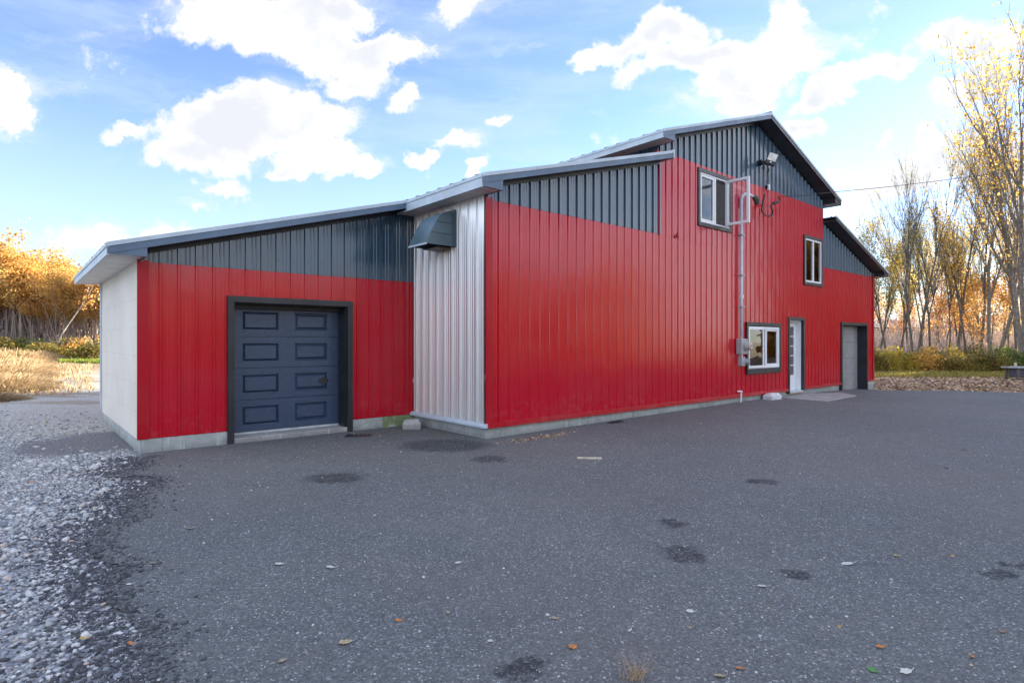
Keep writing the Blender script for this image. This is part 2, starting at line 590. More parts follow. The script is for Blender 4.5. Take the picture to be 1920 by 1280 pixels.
M_GOLD = leaf_mat('golden_leaves', [(0.0, (0.30, 0.18, 0.08)), (0.3, (0.52, 0.28, 0.09)), (0.6, (0.62, 0.38, 0.13)), (0.85, (0.50, 0.42, 0.14)), (1.0, (0.30, 0.31, 0.12))])
M_AMBER = leaf_mat('amber_leaves', [(0.0, (0.38, 0.17, 0.06)), (0.35, (0.58, 0.30, 0.11)), (0.7, (0.70, 0.45, 0.10)), (1.0, (0.55, 0.44, 0.12))])
M_OLIVE = leaf_mat('olive_yellow_leaves', [(0.0, (0.20, 0.18, 0.04)), (0.4, (0.42, 0.35, 0.07)), (0.75, (0.62, 0.45, 0.08)), (1.0, (0.65, 0.36, 0.07))])
M_YELLOW = leaf_mat('pale_yellow_leaves', [(0.0, (0.45, 0.27, 0.08)), (0.4, (0.68, 0.46, 0.12)), (0.8, (0.80, 0.60, 0.16)), (1.0, (0.62, 0.36, 0.12))], 0.55)
M_RUST = leaf_mat('rust_leaves', [(0.0, (0.25, 0.05, 0.02)), (0.5, (0.45, 0.12, 0.05)), (1.0, (0.50, 0.22, 0.06))])
M_SHRUB = leaf_mat('shrub_leaves', [(0.0, (0.10, 0.07, 0.03)), (0.35, (0.20, 0.15, 0.05)), (0.6, (0.17, 0.19, 0.05)), (0.8, (0.38, 0.28, 0.06)), (1.0, (0.35, 0.16, 0.06))])
M_GREENSH = leaf_mat('green_shrub_leaves', [(0.0, (0.07, 0.09, 0.03)), (0.5, (0.14, 0.20, 0.05)), (1.0, (0.28, 0.30, 0.08))])
M_STRAW = leaf_mat('dry_straw', [(0.0, (0.26, 0.18, 0.10)), (0.5, (0.48, 0.36, 0.21)), (1.0, (0.66, 0.53, 0.35))], 0.3)
M_TWIG = leaf_mat('brushwood', [(0.0, (0.22, 0.18, 0.17)), (0.5, (0.42, 0.34, 0.31)), (1.0, (0.60, 0.50, 0.44))], 0.1)
M_MAUVE = leaf_mat('muted_understory', [(0.0, (0.26, 0.20, 0.20)), (0.5, (0.48, 0.37, 0.34)), (0.8, (0.60, 0.44, 0.30)), (1.0, (0.36, 0.38, 0.34))], 0.3)
M_LITTER = leaf_mat('leaf_litter', [(0.0, (0.20, 0.13, 0.09)), (0.4, (0.40, 0.28, 0.20)), (0.8, (0.58, 0.44, 0.33)), (1.0, (0.55, 0.38, 0.14))], 0.1, objvar=False)


def bark_mat(name, a, c_, scale=6.0):
    m, t, b = mat(name)
    co = t.coord()
    n = t.noise(t.vmath('MULTIPLY', co, (3.0, 3.0, 0.7)), scale, 5, 0.65)
    t.put(b.inputs['Base Color'], t.mix(t.mapr(n, 0.35, 0.65), a, c_))
    b.inputs['Roughness'].default_value = 0.9
    t.put(b.inputs['Normal'], t.bump(n, 0.6, 0.03))
    return m


M_BARK = bark_mat('grey_brown_bark', (0.10, 0.085, 0.07), (0.30, 0.26, 0.21))
M_BARKD = bark_mat('dark_bark', (0.06, 0.055, 0.045), (0.17, 0.15, 0.12))
M_BIRCH = bark_mat('pale_birch_bark', (0.22, 0.20, 0.18), (0.52, 0.49, 0.45), 3.0)


def stone_mat(name, stops, rough=0.85):
    m, t, b = mat(name)
    at = t.node('ShaderNodeAttribute'); at.attribute_name = 'rnd'
    co = t.coord()
    c = t.ramp(at.outputs['Fac'], stops)
    c = t.mix(t.mapr(t.noise(co, 35, 4), 0.3, 0.75, 0, 0.35), c, (0.1, 0.1, 0.11))
    t.put(b.inputs['Base Color'], c)
    b.inputs['Roughness'].default_value = rough
    return m


M_STONE = stone_mat('gravel_stones', [(0.0, (0.17, 0.18, 0.20)), (0.3, (0.36, 0.38, 0.40)), (0.6, (0.52, 0.53, 0.53)), (0.88, (0.68, 0.68, 0.66)), (0.95, (0.50, 0.38, 0.28)), (1.0, (0.75, 0.75, 0.74))])
M_CRUMB = stone_mat('asphalt_crumbs', [(0.0, (0.035, 0.036, 0.042)), (0.7, (0.075, 0.078, 0.088)), (1.0, (0.16, 0.165, 0.18))])
M_PEBBLE = stone_mat('light_pebbles', [(0.0, (0.16, 0.165, 0.175)), (0.5, (0.36, 0.365, 0.37)), (0.9, (0.66, 0.66, 0.64)), (1.0, (0.5, 0.36, 0.25))])

# ---------------------------------------------------------------- ground sheet
ASPH_PIX = [(215, 1330), (262, 1230), (268, 1180), (222, 1140), (205, 1110), (206, 1070), (168, 1052), (152, 1035), (190, 1000), (232, 968),
            (252, 930), (285, 905), (268, 893), (225, 900), (210, 890), (245, 874), (262, 862)]
# asphalt outline in world xy: left ragged edge, then the house foot, then back edge to the right
edge = [pix_ground(x, y) for x, y in ASPH_PIX]
edge = [Vector((-1.6, 1.2, 0)), Vector((-1.5, 1.9, 0))] + edge
left_edge = []
rr = random.Random(5)
for a, b_ in zip(edge[:-1], edge[1:]):
    n = max(2, int((b_ - a).length / 0.05))
    nrm = Vector((-(b_ - a).y, (b_ - a).x, 0)).normalized()
    for i in range(n):
        p = a.lerp(b_, i / n)
        k = mnoise.noise(Vector((p.x * 3.0, p.y * 3.0, 0.3))) * 0.10 + mnoise.noise(Vector((p.x * 11, p.y * 11, 5))) * 0.05
        left_edge.append(p + nrm * k)
GL = -4.19      # garage wing left wall (u)
GV = 2.127      # garage wing front wall (v)
GB = 6.41       # garage wing back
ML, MR = 4.42, 12.48   # tall block
MRR = 16.6      # right end
DEP = 11.0
foot = [w2(GL + 0.1, GV + 0.25), w2(0.2, GV + 0.25), w2(0.2, 0.2), w2(MRR - 0.1, 0.2), w2(MRR + 0.02, 0.25)]
back = []
for (x, y) in [(1655, 733), (1700, 732.5), (1760, 733), (1820, 734), (1880, 736), (1925, 737), (2100, 741), (2600, 760), (3600, 800)]:
    back.append(pix_ground(x, y))
bk = []
for a, b_ in zip(back[:-1], back[1:]):
    n = max(2, int((b_ - a).length / 0.12))
    for i in range(n):
        p = a.lerp(b_, i / n)
        bk.append(p + Vector((0, mnoise.noise(Vector((p.x * 1.5, p.y * 1.5, 2))) * 0.25 + mnoise.noise(Vector((p.x * 7, p.y * 7, 2))) * 0.08, 0)))
poly = [(p.x, p.y) for p in left_edge] + foot + [(p.x, p.y) for p in bk] + [(32, 6), (30, -12), (6, -14), (-1.0, -14), (-1.8, -6), (-1.4, -1)]
LEFT_EDGE_XY = [(p.x, p.y) for p in left_edge]


def asphalt_mat():
    m, t, b = mat('worn_asphalt')
    co = t.coord()
    x, y, z = t.sep(co)
    big = t.noise(co, 0.35, 5, 0.55)
    mid = t.noise(co, 2.4, 6, 0.65)
    fine = t.noise(co, 55, 5, 0.75)
    vo = t.voro(co, 100, out='Color')
    vd = t.voro(co, 100)
    vr, vg, vb = t.sep(vo)
    c = t.mix(t.mapr(big, 0.32, 0.68), (0.112, 0.126, 0.127), (0.168, 0.172, 0.164))
    c = t.mix(t.mapr(mid, 0.35, 0.75, 0.0, 0.40), c, (0.060, 0.069, 0.073))
    # aggregate: each stone its own grey
    agg = t.ramp(vr, [(0.0, (0.050, 0.057, 0.060)), (0.45, (0.118, 0.130, 0.131)), (0.82, (0.19, 0.202, 0.198)), (0.95, (0.28, 0.285, 0.275)), (1.0, (0.62, 0.62, 0.60))])
    c = t.mix(0.55, c, agg)
    vo2 = t.voro(co, 19, out='Color'); vd2 = t.voro(co, 19)
    v2r, _, _ = t.sep(vo2)
    spot = t.math('MULTIPLY', t.mapr(vd2, 0.10, 0.17, 1.0, 0.0), t.mapr(v2r, 0.88, 0.90))
    c = t.mix(t.math('MULTIPLY', spot, 0.8), c, (0.30, 0.30, 0.30))
    c = t.mix(t.mapr(fine, 0.55, 0.8, 0.0, 0.5), c, (0.04, 0.042, 0.05))
    brn = t.mapr(t.noise(t.vmath('MULTIPLY', co, (0.6, 1.0, 1.0)), 0.5, 4, 0.6), 0.45, 0.65, 0.0, 0.30)
    c = t.mix(brn, c, (0.150, 0.130, 0.118))
    # dusty pale swathes
    dust = t.mapr(t.noise(t.vmath('MULTIPLY', co, (0.5, 1.3, 1.0)), 1.1, 5, 0.6), 0.52, 0.72, 0.0, 0.35)
    c = t.mix(dust, c, (0.175, 0.172, 0.160))
    # oil / damp stains at their places: centre, half sizes, in metres on the yard
    stains = [(628, 898, 52, 10), (915, 862, 34, 7), (1278, 1041, 42, 18), (1430, 905, 34, 5), (1487, 1080, 30, 11), (1872, 1083, 30, 10),
              (1905, 1062, 30, 6), (1262, 984, 22, 9), (985, 1260, 40, 26),
              (835, 836, 85, 12), (225, 905, 40, 14),]
    st = None
    ew = t.vmath('SCALE', t.vmath('SUBTRACT', t.noise(co, 6.0, 5, 0.7, out=1), (0.5, 0.5, 0.5)), None)
    ew.node.inputs[3].default_value = 0.38
    cw = t.vmath('ADD', co, ew)
    for (px, py, rx, ry) in stains:
        p = pix_ground(px, py)
        q = pix_ground(px, py - ry); q2 = pix_ground(px, py + ry)
        hx = rx / F * p.y; hy = max(0.06, (q.y - q2.y) / 2)
        mp = t.node('ShaderNodeMapping', vector_type='TEXTURE')
        mp.inputs['Location'].default_value = (p.x, p.y, 0)
        mp.inputs['Scale'].default_value = (hx * 1.25, hy * 1.25, 10)
        t.put(mp.inputs['Vector'], cw)
        ln = t.vmath('LENGTH', mp.outputs[0], out=1)
        g = t.mapr(ln, 0.55, 1.0, 1.0, 0.0)
        st = g if st is None else t.math('MAXIMUM', st, g)
    st = t.math('MULTIPLY', st, t.mapr(t.noise(co, 30, 4, 0.7), 0.38, 0.58, 0.30, 1.0))
    c = t.mix(t.math('MULTIPLY', st, 0.85), c, (0.022, 0.024, 0.028))
    t.put(b.inputs['Base Color'], c)
    t.put(b.inputs['Roughness'], t.mapr(fine, 0.3, 0.8, 0.65, 0.95))
    b.inputs['Specular IOR Level'].default_value = 0.2
    h = t.math('ADD', t.math('MULTIPLY', t.math('SUBTRACT', 1.0, vd), 0.8), t.math('MULTIPLY', t.noise(co, 130, 4, 0.7), 0.9))
    h = t.math('ADD', h, t.math('MULTIPLY', mid, 1.2))
    t.put(b.inputs['Normal'], t.bump(h, 0.6, 0.010))
    return m


bm = bmesh.new()
vs = [bm.verts.new((x, y, 0)) for x, y in poly]
bm.faces.new(vs)
for gu in GU:
    q_ = w2(gu, 0)
    bmesh.ops.bisect_plane(bm, geom=bm.verts[:] + bm.edges[:] + bm.faces[:], plane_co=(q_[0], q_[1], 0), plane_no=(U.x, U.y, 0))
for v_ in bm.verts:
    v_.co.z = ground_z(v_.co.x, v_.co.y) + 0.012
bmesh.ops.triangulate(bm, faces=bm.faces[:])
bmesh.ops.recalc_face_normals(bm, faces=bm.faces)
if sum(f.normal.z for f in bm.faces) < 0:
    bmesh.ops.reverse_faces(bm, faces=bm.faces[:])
me = bpy.data.meshes.new('asphalt_yard'); bm.to_mesh(me); bm.free()
setp(link('asphalt_yard', me, asphalt_mat()), kind='structure')


def ground_mat():
    m, t, b = mat('gravel_and_dry_grass')
    co = t.coord('Object')
    x, y, z = t.sep(co)
    n1 = t.noise(co, 0.22, 6, 0.6); n2 = t.noise(co, 1.6, 6, 0.65); n3 = t.noise(co, 14, 5, 0.7)
    # leaf and dry-grass ground
    lit = t.mix(t.mapr(n1, 0.35, 0.65), (0.26, 0.19, 0.12), (0.34, 0.25, 0.15))
    lit = t.mix(t.mapr(n2, 0.45, 0.7, 0.0, 0.6), lit, (0.17, 0.13, 0.08))
    lit = t.mix(t.mapr(n3, 0.5, 0.75, 0.0, 0.6), lit, (0.42, 0.30, 0.20))
    grn = t.mapr(t.noise(t.vmath('ADD', co, (7, 3, 0)), 0.12, 5, 0.6), 0.50, 0.62)
    far = t.mapr(y, 22.0, 34.0)
    lit = t.mix(t.math('MULTIPLY', grn, t.math('MULTIPLY', far, 0.8)), lit, (0.13, 0.16, 0.04))
    # gravel drive on the left
    vo = t.voro(co, 26, out='Color'); vr, vg, vb = t.sep(vo)
    vd = t.voro(co, 26, out='Distance')
    gr = t.ramp(vr, [(0.0, (0.17, 0.18, 0.20)), (0.4, (0.34, 0.36, 0.38)), (0.8, (0.50, 0.51, 0.51)), (1.0, (0.66, 0.66, 0.64))])
    gr = t.mix(t.mapr(vd, 0.30, 0.62, 0.0, 0.65), gr, (0.13, 0.13, 0.135))
    # farther along, pale sandy gravel with straw-coloured patches
    sand = t.mix(t.mapr(n3, 0.35, 0.7), (0.42, 0.38, 0.32), (0.62, 0.58, 0.50))
    gfar = t.mapr(t.math('ADD', y, t.math('MULTIPLY', n2, 2.5)), 9.6, 11.2)
    gr = t.mix(gfar, gr, t.mix(0.65, gr, sand))
    gmask = t.math('MULTIPLY', t.mapr(t.math('ADD', x, t.math('MULTIPLY', t.math('SUBTRACT', n2, 0.5), 5.0)), 2.0, 4.0, 1.0, 0.0),
                   t.mapr(t.math('ADD', y, t.math('MULTIPLY', t.math('SUBTRACT', n1, 0.5), 16.0)), 24.0, 36.0, 1.0, 0.0))
    patch = t.mapr(t.noise(t.vmath('MULTIPLY', co, (0.35, 1.0, 1.0)), 0.8, 6, 0.65), 0.50, 0.60)
    patch = t.math('MULTIPLY', patch, t.mapr(y, 11.5, 15.0))
    gmask = t.math('MULTIPLY', gmask, t.math('SUBTRACT', 1.0, t.math('MULTIPLY', patch, 0.75)))
    c = t.mix(gmask, lit, gr)
    # crushed purple-grey grit by the white wall
    p = pix_ground(185, 828)
    mp = t.node('ShaderNodeMapping', vector_type='TEXTURE')
    mp.inputs['Location'].default_value = (p.x, p.y, 0); mp.inputs['Scale'].default_value = (1.05, 1.25, 10)
    mp.inputs['Rotation'].default_value = (0, 0, R(20))
    ew = t.vmath('SCALE', t.vmath('SUBTRACT', t.noise(co, 2.5, 5, 0.7, out=1), (0.5, 0.5, 0.5)), None)
    ew.node.inputs[3].default_value = 0.7
    t.put(mp.inputs['Vector'], t.vmath('ADD', co, ew))
    grit = t.mapr(t.vmath('LENGTH', mp.outputs[0], out=1), 0.70, 1.10, 0.9, 0.0)
    gcol = t.mix(t.mapr(t.noise(co, 45, 5, 0.7), 0.35, 0.7), (0.11, 0.108, 0.118), (0.25, 0.24, 0.25))
    c = t.mix(grit, c, gcol)
    t.put(b.inputs['Base Color'], c)
    b.inputs['Roughness'].default_value = 0.95
    b.inputs['Specular IOR Level'].default_value = 0.2
    h = t.math('ADD', t.math('MULTIPLY', vd, -1.0), t.math('MULTIPLY', n3, 0.8))
    t.put(b.inputs['Normal'], t.bump(h, 0.8, 0.03))
    return m


def grid_ground():
    us = sorted(set([-1500, -600, -250, -120] + list(range(-80, 0, 4)) + [0, 4, 8, 13.5, 16.6, 20, 25, 30, 40, 60, 80, 120, 250, 600, 1500]))
    vs_ = us
    verts = []
    for v_ in vs_:
        for u in us:
            x, y = w2(u, v_)
            verts.append((x, y, ground_z(x, y)))
    n = len(us)
    faces = [(j * n + i, j * n + i + 1, (j + 1) * n + i + 1, (j + 1) * n + i) for j in range(len(vs_) - 1) for i in range(n - 1)]
    me = bpy.data.meshes.new('ground'); me.from_pydata(verts, [], faces); me.update()
    return setp(link('ground', me, ground_mat()), kind='structure')


grid_ground()

# ---------------------------------------------------------------- the building
B = empty('metal_building', (C0.x, C0.y, 0), ANG)
setp(B, 'red and charcoal ribbed metal building with a tall gabled middle and low side wings', 'building')

SL = 0.281


def zlow(u):   # top of low left roof (continues over the garage wing)
    return 3.91 + SL * (u + 0.343)


def zup(u):    # top of tall roof
    return 7.035 - 0.325 * abs(u - 8.5)


def zright(u):
    return 5.10 - 0.288 * (u - MR)


RT = 0.13      # rake / roof thickness
RIB = 0.2205   # rib spacing


def profile(u0, u1, extra=(), h=0.02, spacing=RIB, minor=True):
    """(u, offset) breakpoints of ribbed steel cladding"""
    pts = []
    k0 = int(math.floor(u0 / spacing)) - 1
    k1 = int(math.ceil(u1 / spacing)) + 1
    prof = [(0.0, 0), (0.009, 1), (0.036, 1), (0.045, 0)]
    if minor:
        prof += [(0.098, 0), (0.104, 0.16), (0.112, 0.16), (0.118, 0), (0.152, 0), (0.158, 0.16), (0.166, 0.16), (0.172, 0)]
    for k in range(k0, k1 + 1):
        for (a, b_) in prof:
            pts.append((k * spacing + a * spacing / RIB, b_ * h))
    pts.sort()
    xs = [p[0] for p in pts]; ys = [p[1] for p in pts]
    res = [(u, np.interp(u, xs, ys)) for u in [u0, u1] + [e for e in extra if u0 < e < u1]]
    res += [p for p in pts if u0 + 1e-4 < p[0] < u1 - 1e-4 and all(abs(p[0] - e) > 1e-4 for e in extra)]
    res.sort()
    return res


def cladding(name, u0, u1, zb, zt, material, holes=(), plane='v', at=0.0, sign=-1, parent=None, h=0.028, proud=0.0, thick=0.03, breaks=(), spacing=RIB, minor=True):
    """ribbed sheet between zb(u) and zt(u). plane 'v': sheet lies at v=at and ribs stick out to -v (sign -1);
    plane 'u': sheet lies at u=at and runs along v."""
    fb = zb if callable(zb) else (lambda u: zb)
    ft = zt if callable(zt) else (lambda u: zt)
    ex = list(breaks)
    for (a, b_, c, d) in holes:
        ex += [a, b_]
    pr = profile(u0, u1, ex, h, spacing, minor)
    mb = MB()

    def P3(u, off, z):
        o = at + sign * (off + proud)
        return (u, o, z) if plane == 'v' else (o, u, z)
    for (ua, oa), (ub, ob) in zip(pr[:-1], pr[1:]):
        um = (ua + ub) / 2
        spans = [(0, 1)]
        cuts = sorted([(c, d) for (a, b_, c, d) in holes if a < um < b_ and c < ft(um) - 1e-3 and d > fb(um) + 1e-3])
        zlo_a, zlo_b, zhi_a, zhi_b = fb(ua), fb(ub), ft(ua), ft(ub)
        segs = []
        lo = (zlo_a, zlo_b)
        for (c, d) in cuts:
            if c > lo[0] + 1e-4 and c <= max(zhi_a, zhi_b):
                segs.append((lo, (min(c, zhi_a), min(c, zhi_b))))
            lo = (max(d, lo[0]), max(d, lo[1]))
        if lo[0] < zhi_a - 1e-5 or lo[1] < zhi_b - 1e-5:
            segs.append(((min(lo[0], zhi_a), min(lo[1], zhi_b)), (zhi_a, zhi_b)))
        for (l, hgh) in segs:
            mb.add([P3(ua, oa, l[0]), P3(ub, ob, l[1]), P3(ub, ob, hgh[1]), P3(ua, oa, hgh[0])], [(0, 1, 2, 3)])
            # lower lip, so the sheet reads as having a bottom edge
            mb.add([P3(ua, oa, l[0]), P3(ub, ob, l[1]), P3(ub, -thick, l[1]), P3(ua, -thick, l[0])], [(3, 2, 1, 0)])
    return mb.build(name, material, parent, recalc=False)


# --- opening rectangles (u0,u1,z0,z1) measured on the wall
def rect(tl, br, v=0.0):
    a = pix_wall(*tl, v); b_ = pix_wall(*br, v)
    return (a[0], b_[0], b_[1], a[1])


W1 = (5.80, 7.21, pix_wall(1307, 422.5)[1], pix_wall(1307, 314)[1])
W2 = (pix_wall(1505.5, 440)[0], pix_wall(1541, 450)[0] - 0.02, pix_wall(1505, 533.4)[1], pix_wall(1505.5, 439.7)[1])
W3 = (pix_wall(1397.5, 603)[0], pix_wall(1462, 606)[0], pix_wall(1397.5, 702)[1], pix_wall(1397.5, 603.4)[1])
D1 = (pix_wall(1476, 594)[0], pix_wall(1506.5, 596)[0], 0.13, pix_wall(1476, 593.6)[1])
G2 = (pix_wall(1575.5, 603)[0], pix_wall(1625, 606)[0], -0.105, pix_wall(1575.5, 603.4)[1])
G1 = (pix_wall(425.5, 554, GV)[0], pix_wall(659.5, 566, GV)[0], -0.01, pix_wall(425.9, 554.3, GV)[1])
TW = 0.085     # trim width


def inset(r, k=TW, bottom=True):
    return (r[0] + k, r[1] - k, r[2] + (k if bottom else 0), r[3] - k)


ZB = 0.20      # bottom of cladding
ZS = 3.66      # red / charcoal line of low walls
ZS2 = 5.35     # red / charcoal line of tall wall
front_holes = [W1, W2, W3, D1, G2]
hl = [inset(r, 0.02, False) for r in front_holes]
cladding('lower_red_cladding', 0.0, MRR, ZB, ZS, M_RED, hl, parent=B, h=0.018)
cladding('upper_red_cladding', ML - 0.06, MR, ZS - 0.03, ZS2, M_RED, hl, parent=B, proud=0.004, breaks=(ML,), h=0.020)
cladding('left_charcoal_cladding', 0.0, ML - 0.06, ZS - 0.0, lambda u: zlow(u) - RT * 0.6, M_BLACK, [], parent=B, proud=0.003)
cladding('gable_charcoal_cladding', ML, MR, ZS2, lambda u: zup(u) - RT * 0.6, M_BLACK, hl, parent=B, proud=0.001, breaks=(8.5,))
cladding('right_charcoal_cladding', MR, MRR, ZS, lambda u: zright(u) - RT * 0.6, M_BLACK, [], parent=B, proud=0.003)
cladding('garage_red_cladding', GL, -0.01, ZB, 2.56, M_RED, [inset(G1, 0.02, False)], at=GV, parent=B, h=0.016)
cladding('garage_charcoal_cladding', GL, -0.01, 2.56, lambda u: zlow(u) - RT * 0.6, M_BLACK, [], at=GV, parent=B, proud=0.003)
cladding('bare_steel_cladding', 0.02, GV - 0.01, 0.225, 3.735, M_GALV, [], plane='u', at=0.0, parent=B, thick=0.03, h=0.030)
cladding('white_cladding', GV + 0.03, GB, ZB - 0.02, 2.60, M_WHITE, [], plane='u', at=GL, parent=B, h=0.006, spacing=0.10, minor=False)
# side walls of the tall block and of the far ends, back wall
cladding('tall_side_red_cladding', 0.0, DEP, 3.2, ZS2, M_RED, [], plane='u', at=ML, parent=B)
cladding('tall_side_charcoal_cladding', 0.0, DEP, ZS2, 5.60, M_BLACK, [], plane='u', at=ML, parent=B)
cladding('tall_side_red_cladding', 0.0, DEP, 3.2, ZS2, M_RED, [], plane='u', at=MR, sign=1, parent=B)
cladding('right_end_cladding', 0.02, DEP, ZB, 3.8, M_RED, [], plane='u', at=MRR, sign=1, parent=B, thick=-0.03)
mb = MB()
mb.prism([(0, 0.2), (ML, 0.2), (ML, zlow(ML) - RT), (0, zlow(0) - RT)], DEP, DEP + 0.03)
mb.prism([(ML, 0.2), (MR, 0.2), (MR, zup(MR) - RT), (8.5, zup(8.5) - RT), (ML, zup(ML) - RT)], DEP, DEP + 0.03)
mb.prism([(MR, 0.2), (MRR, 0.2), (MRR, zright(MRR) - RT), (MR, zright(MR) - RT)], DEP, DEP + 0.03)
mb.build('back_wall', M_RED, B); mb = MB()
mb.prism([(GL, 0.2), (0, 0.2), (0, zlow(0) - RT), (GL, zlow(GL) - RT)], GB, GB + 0.03)
mb.build('back_wall', M_RED, B)
mb = MB(); mb.box(-0.004, 0.02, GB + 0.03, DEP, 0.2, 3.7); mb.build('rear_side_wall', M_WHITE, B)

# corner and edge trims
mb = MB()
mb.box(-0.028, 0.10, -0.030, -0.001, ZB - 0.005, 3.70)      # red corner at the steel wall
mb.build('corner_trim', M_REDTRIM, B, bevel=0.004)
mb = MB(); mb.box(GL - 0.028, GL + 0.11, GV - 0.030, GV - 0.001, ZB - 0.005, 2.585); mb.build('corner_trim', M_REDTRIM, B, bevel=0.004)
mb = MB(); mb.box(GL - 0.030, GL - 0.001, GB - 0.09, GB + 0.01, ZB, 2.585); mb.build('corner_trim', M_DRIP, B)
mb = MB(); mb.box(MRR - 0.10, MRR + 0.028, -0.030, -0.001, ZB - 0.005, 3.74); mb.build('corner_trim', M_REDTRIM, B, bevel=0.004)
mb = MB(); mb.box(ML - 0.025, ML + 0.012, -0.034, -0.003, ZS, zlow(ML) - RT); mb.build('corner_trim', M_BLACK, B)
# base flashings
mb = MB()
mb.prism([(-0.040, ZB - 0.02), (-0.001, ZB - 0.02), (-0.001, ZB + 0.05), (-0.036, ZB + 0.05)], 0.0, D1[0], 'u')
mb.build('base_flashing', M_REDTRIM, B); mb = MB()
mb.prism([(-0.040, ZB - 0.02), (-0.001, ZB - 0.02), (-0.001, ZB + 0.05), (-0.036, ZB + 0.05)], D1[1], G2[0], 'u')
mb.build('base_flashing', M_REDTRIM, B); mb = MB()
mb.prism([(-0.040, ZB - 0.02), (-0.001, ZB - 0.02), (-0.001, ZB + 0.05), (-0.036, ZB + 0.05)], G2[1], MRR, 'u')
mb.build('base_flashing', M_REDTRIM, B)
mb = MB(); mb.prism([(-0.075, 0.185), (0.0, 0.185), (0.0, 0.25), (-0.035, 0.25), (-0.075, 0.215)], -0.035, GV + 0.02, 'v'); mb.build('base_flashing', M_DRIP, B, bevel=0.003)

# foundations
mb = MB()
FD = 0.5
mb.box(0.01, D1[0] + 0.03, 0.035, 0.30, -FD, ZB + 0.06)
mb.box(D1[1] - 0.03, G2[0] + 0.03, 0.036, 0.30, -FD, ZB + 0.061)
mb.box(G2[1] - 0.03, MRR + 0.02, -0.03, 0.30, -FD, ZB - 0.003)
mb.box(D1[0] + 0.03, D1[1] - 0.03, 0.037, 0.30, -FD, 0.10)
mb.box(G2[0] + 0.03, G2[1] - 0.03, 0.037, 0.30, -FD, -0.11)
mb.box(MRR - 0.25, MRR + 0.012, 0.30, DEP, -FD, ZB - 0.01)
mb.box(0.011, 0.25, 0.30, GV + 0.3, -FD, ZB + 0.04)
mb.build('foundation', M_CONC, B)
mb = MB()
mb.box(GL + 0.012, G1[0] + 0.02, GV - 0.012, GV + 0.25, -FD, ZB - 0.006)
mb.build('garage_foundation', M_CONC, B); mb = MB()
mb.box(G1[1] - 0.02, -0.60, GV - 0.012, GV + 0.25, -FD, ZB - 0.006)
mb.build('garage_foundation', M_CONC, B); mb = MB()
mb.box(GL + 0.013, GL + 0.25, GV + 0.25, GB, -FD, ZB - 0.014)
mb.build('garage_foundation', M_CONC, B)
mb = MB(); mb.box(-0.62, 0.0, GV - 0.015, GV + 0.25, -FD, ZB - 0.005); mb.build('mossy_foundation', moss_conc(), B)
mb = MB(); mb.box(G1[0] + 0.08, G1[1] - 0.08, GV - 0.02, GV + 0.6, -FD, 0.085); mb.build('door_sill', M_CONC2, B, bevel=0.006)

# --- roofs
OV = -0.35


def slope_board(name, u0, u1, v0, v1, zf, top, bot, material):
    mb = MB()
    mb.prism([(u0, zf(u0) - bot), (u1, zf(u1) - bot), (u1, zf(u1) - top), (u0, zf(u0) - top)], v0, v1)
    return mb.build(name, material, B)


def roof_sheet(u0, u1, v0, v1, zf, up=0.0):
    mb = MB()
    mb.prism([(u0, zf(u0) - 0.018 + up), (u1, zf(u1) - 0.018 + up), (u1, zf(u1) + up), (u0, zf(u0) + up)], v0, v1)
    v_ = v0 + 0.12
    while v_ < v1 - 0.05:          # standing ribs down the slope
        mb.prism([(u0 - 0.004, zf(u0) + up - 0.003), (u1, zf(u1) + up - 0.003), (u1, zf(u1) + up + 0.018), (u0 - 0.004, zf(u0) + up + 0.018)], v_, v_ + 0.035)
        v_ += 0.33
    return mb.build('roof', M_ROOF, B)


EAVE = -0.343
LTOP = 4.385
GE = -4.57
VG = GV + OV    # garage rake plane
roof_sheet(EAVE - 0.015, LTOP, OV, DEP + 0.35, zlow)
roof_sheet(GE - 0.015, EAVE - 0.02, VG, GB + 0.35, zlow, 0.0)
roof_sheet(4.07 - 0.015, 8.5, OV, DEP + 0.35, zup)
roof_sheet(8.5, 12.85, OV, DEP + 0.35, zup)
roof_sheet(MR + 0.01, 16.93, OV, DEP + 0.35, zright)
mb = MB(); mb.prism([(8.32, zup(8.32) + 0.004), (8.5, zup(8.5) + 0.012), (8.68, zup(8.68) + 0.004), (8.5, zup(8.5) + 0.05)], OV - 0.01, DEP + 0.36); mb.build('ridge_cap', M_RAKE, B)

# rake boards: pale drip edge over a dark board; sloping underside
for (u0, u1, v0, zf, dm, rm) in [(EAVE - 0.01, LTOP, OV, zlow, M_DRIP, M_RAKE), (GE - 0.01, EAVE + 0.0, VG, zlow, M_DRIP, M_RAKE),
                                 (4.06, 8.5, OV, zup, M_DRIP, M_RAKE), (8.5, 12.86, OV, zup, M_DRIP, M_TRIM), (MR + 0.005, 16.94, OV, zright, M_DRIP, M_TRIM)]:
    slope_board('drip_edge', u0, u1, v0 - 0.018, v0 + 0.02, zf, -0.014, 0.040, dm)
    slope_board('rake_board', u0 + 0.004, u1 - 0.004, v0 - 0.008, v0 + 0.03, zf, 0.040, RT, rm)
for (u0, u1, v0, v1, zf) in [(0.04, LTOP - 0.01, OV + 0.03, -0.001, zlow), (GL + 0.01, -0.42, VG + 0.03, GV - 0.001, zlow),
                             (ML + 0.01, 8.5, OV + 0.03, -0.001, zup), (8.5, 12.49, OV + 0.03, -0.001, zup), (MR + 0.01, MRR, OV + 0.03, -0.001, zright)]:
    slope_board('rake_soffit', u0, u1, v0, v1, zf, 0.10, RT - 0.01, M_SOFFITD)
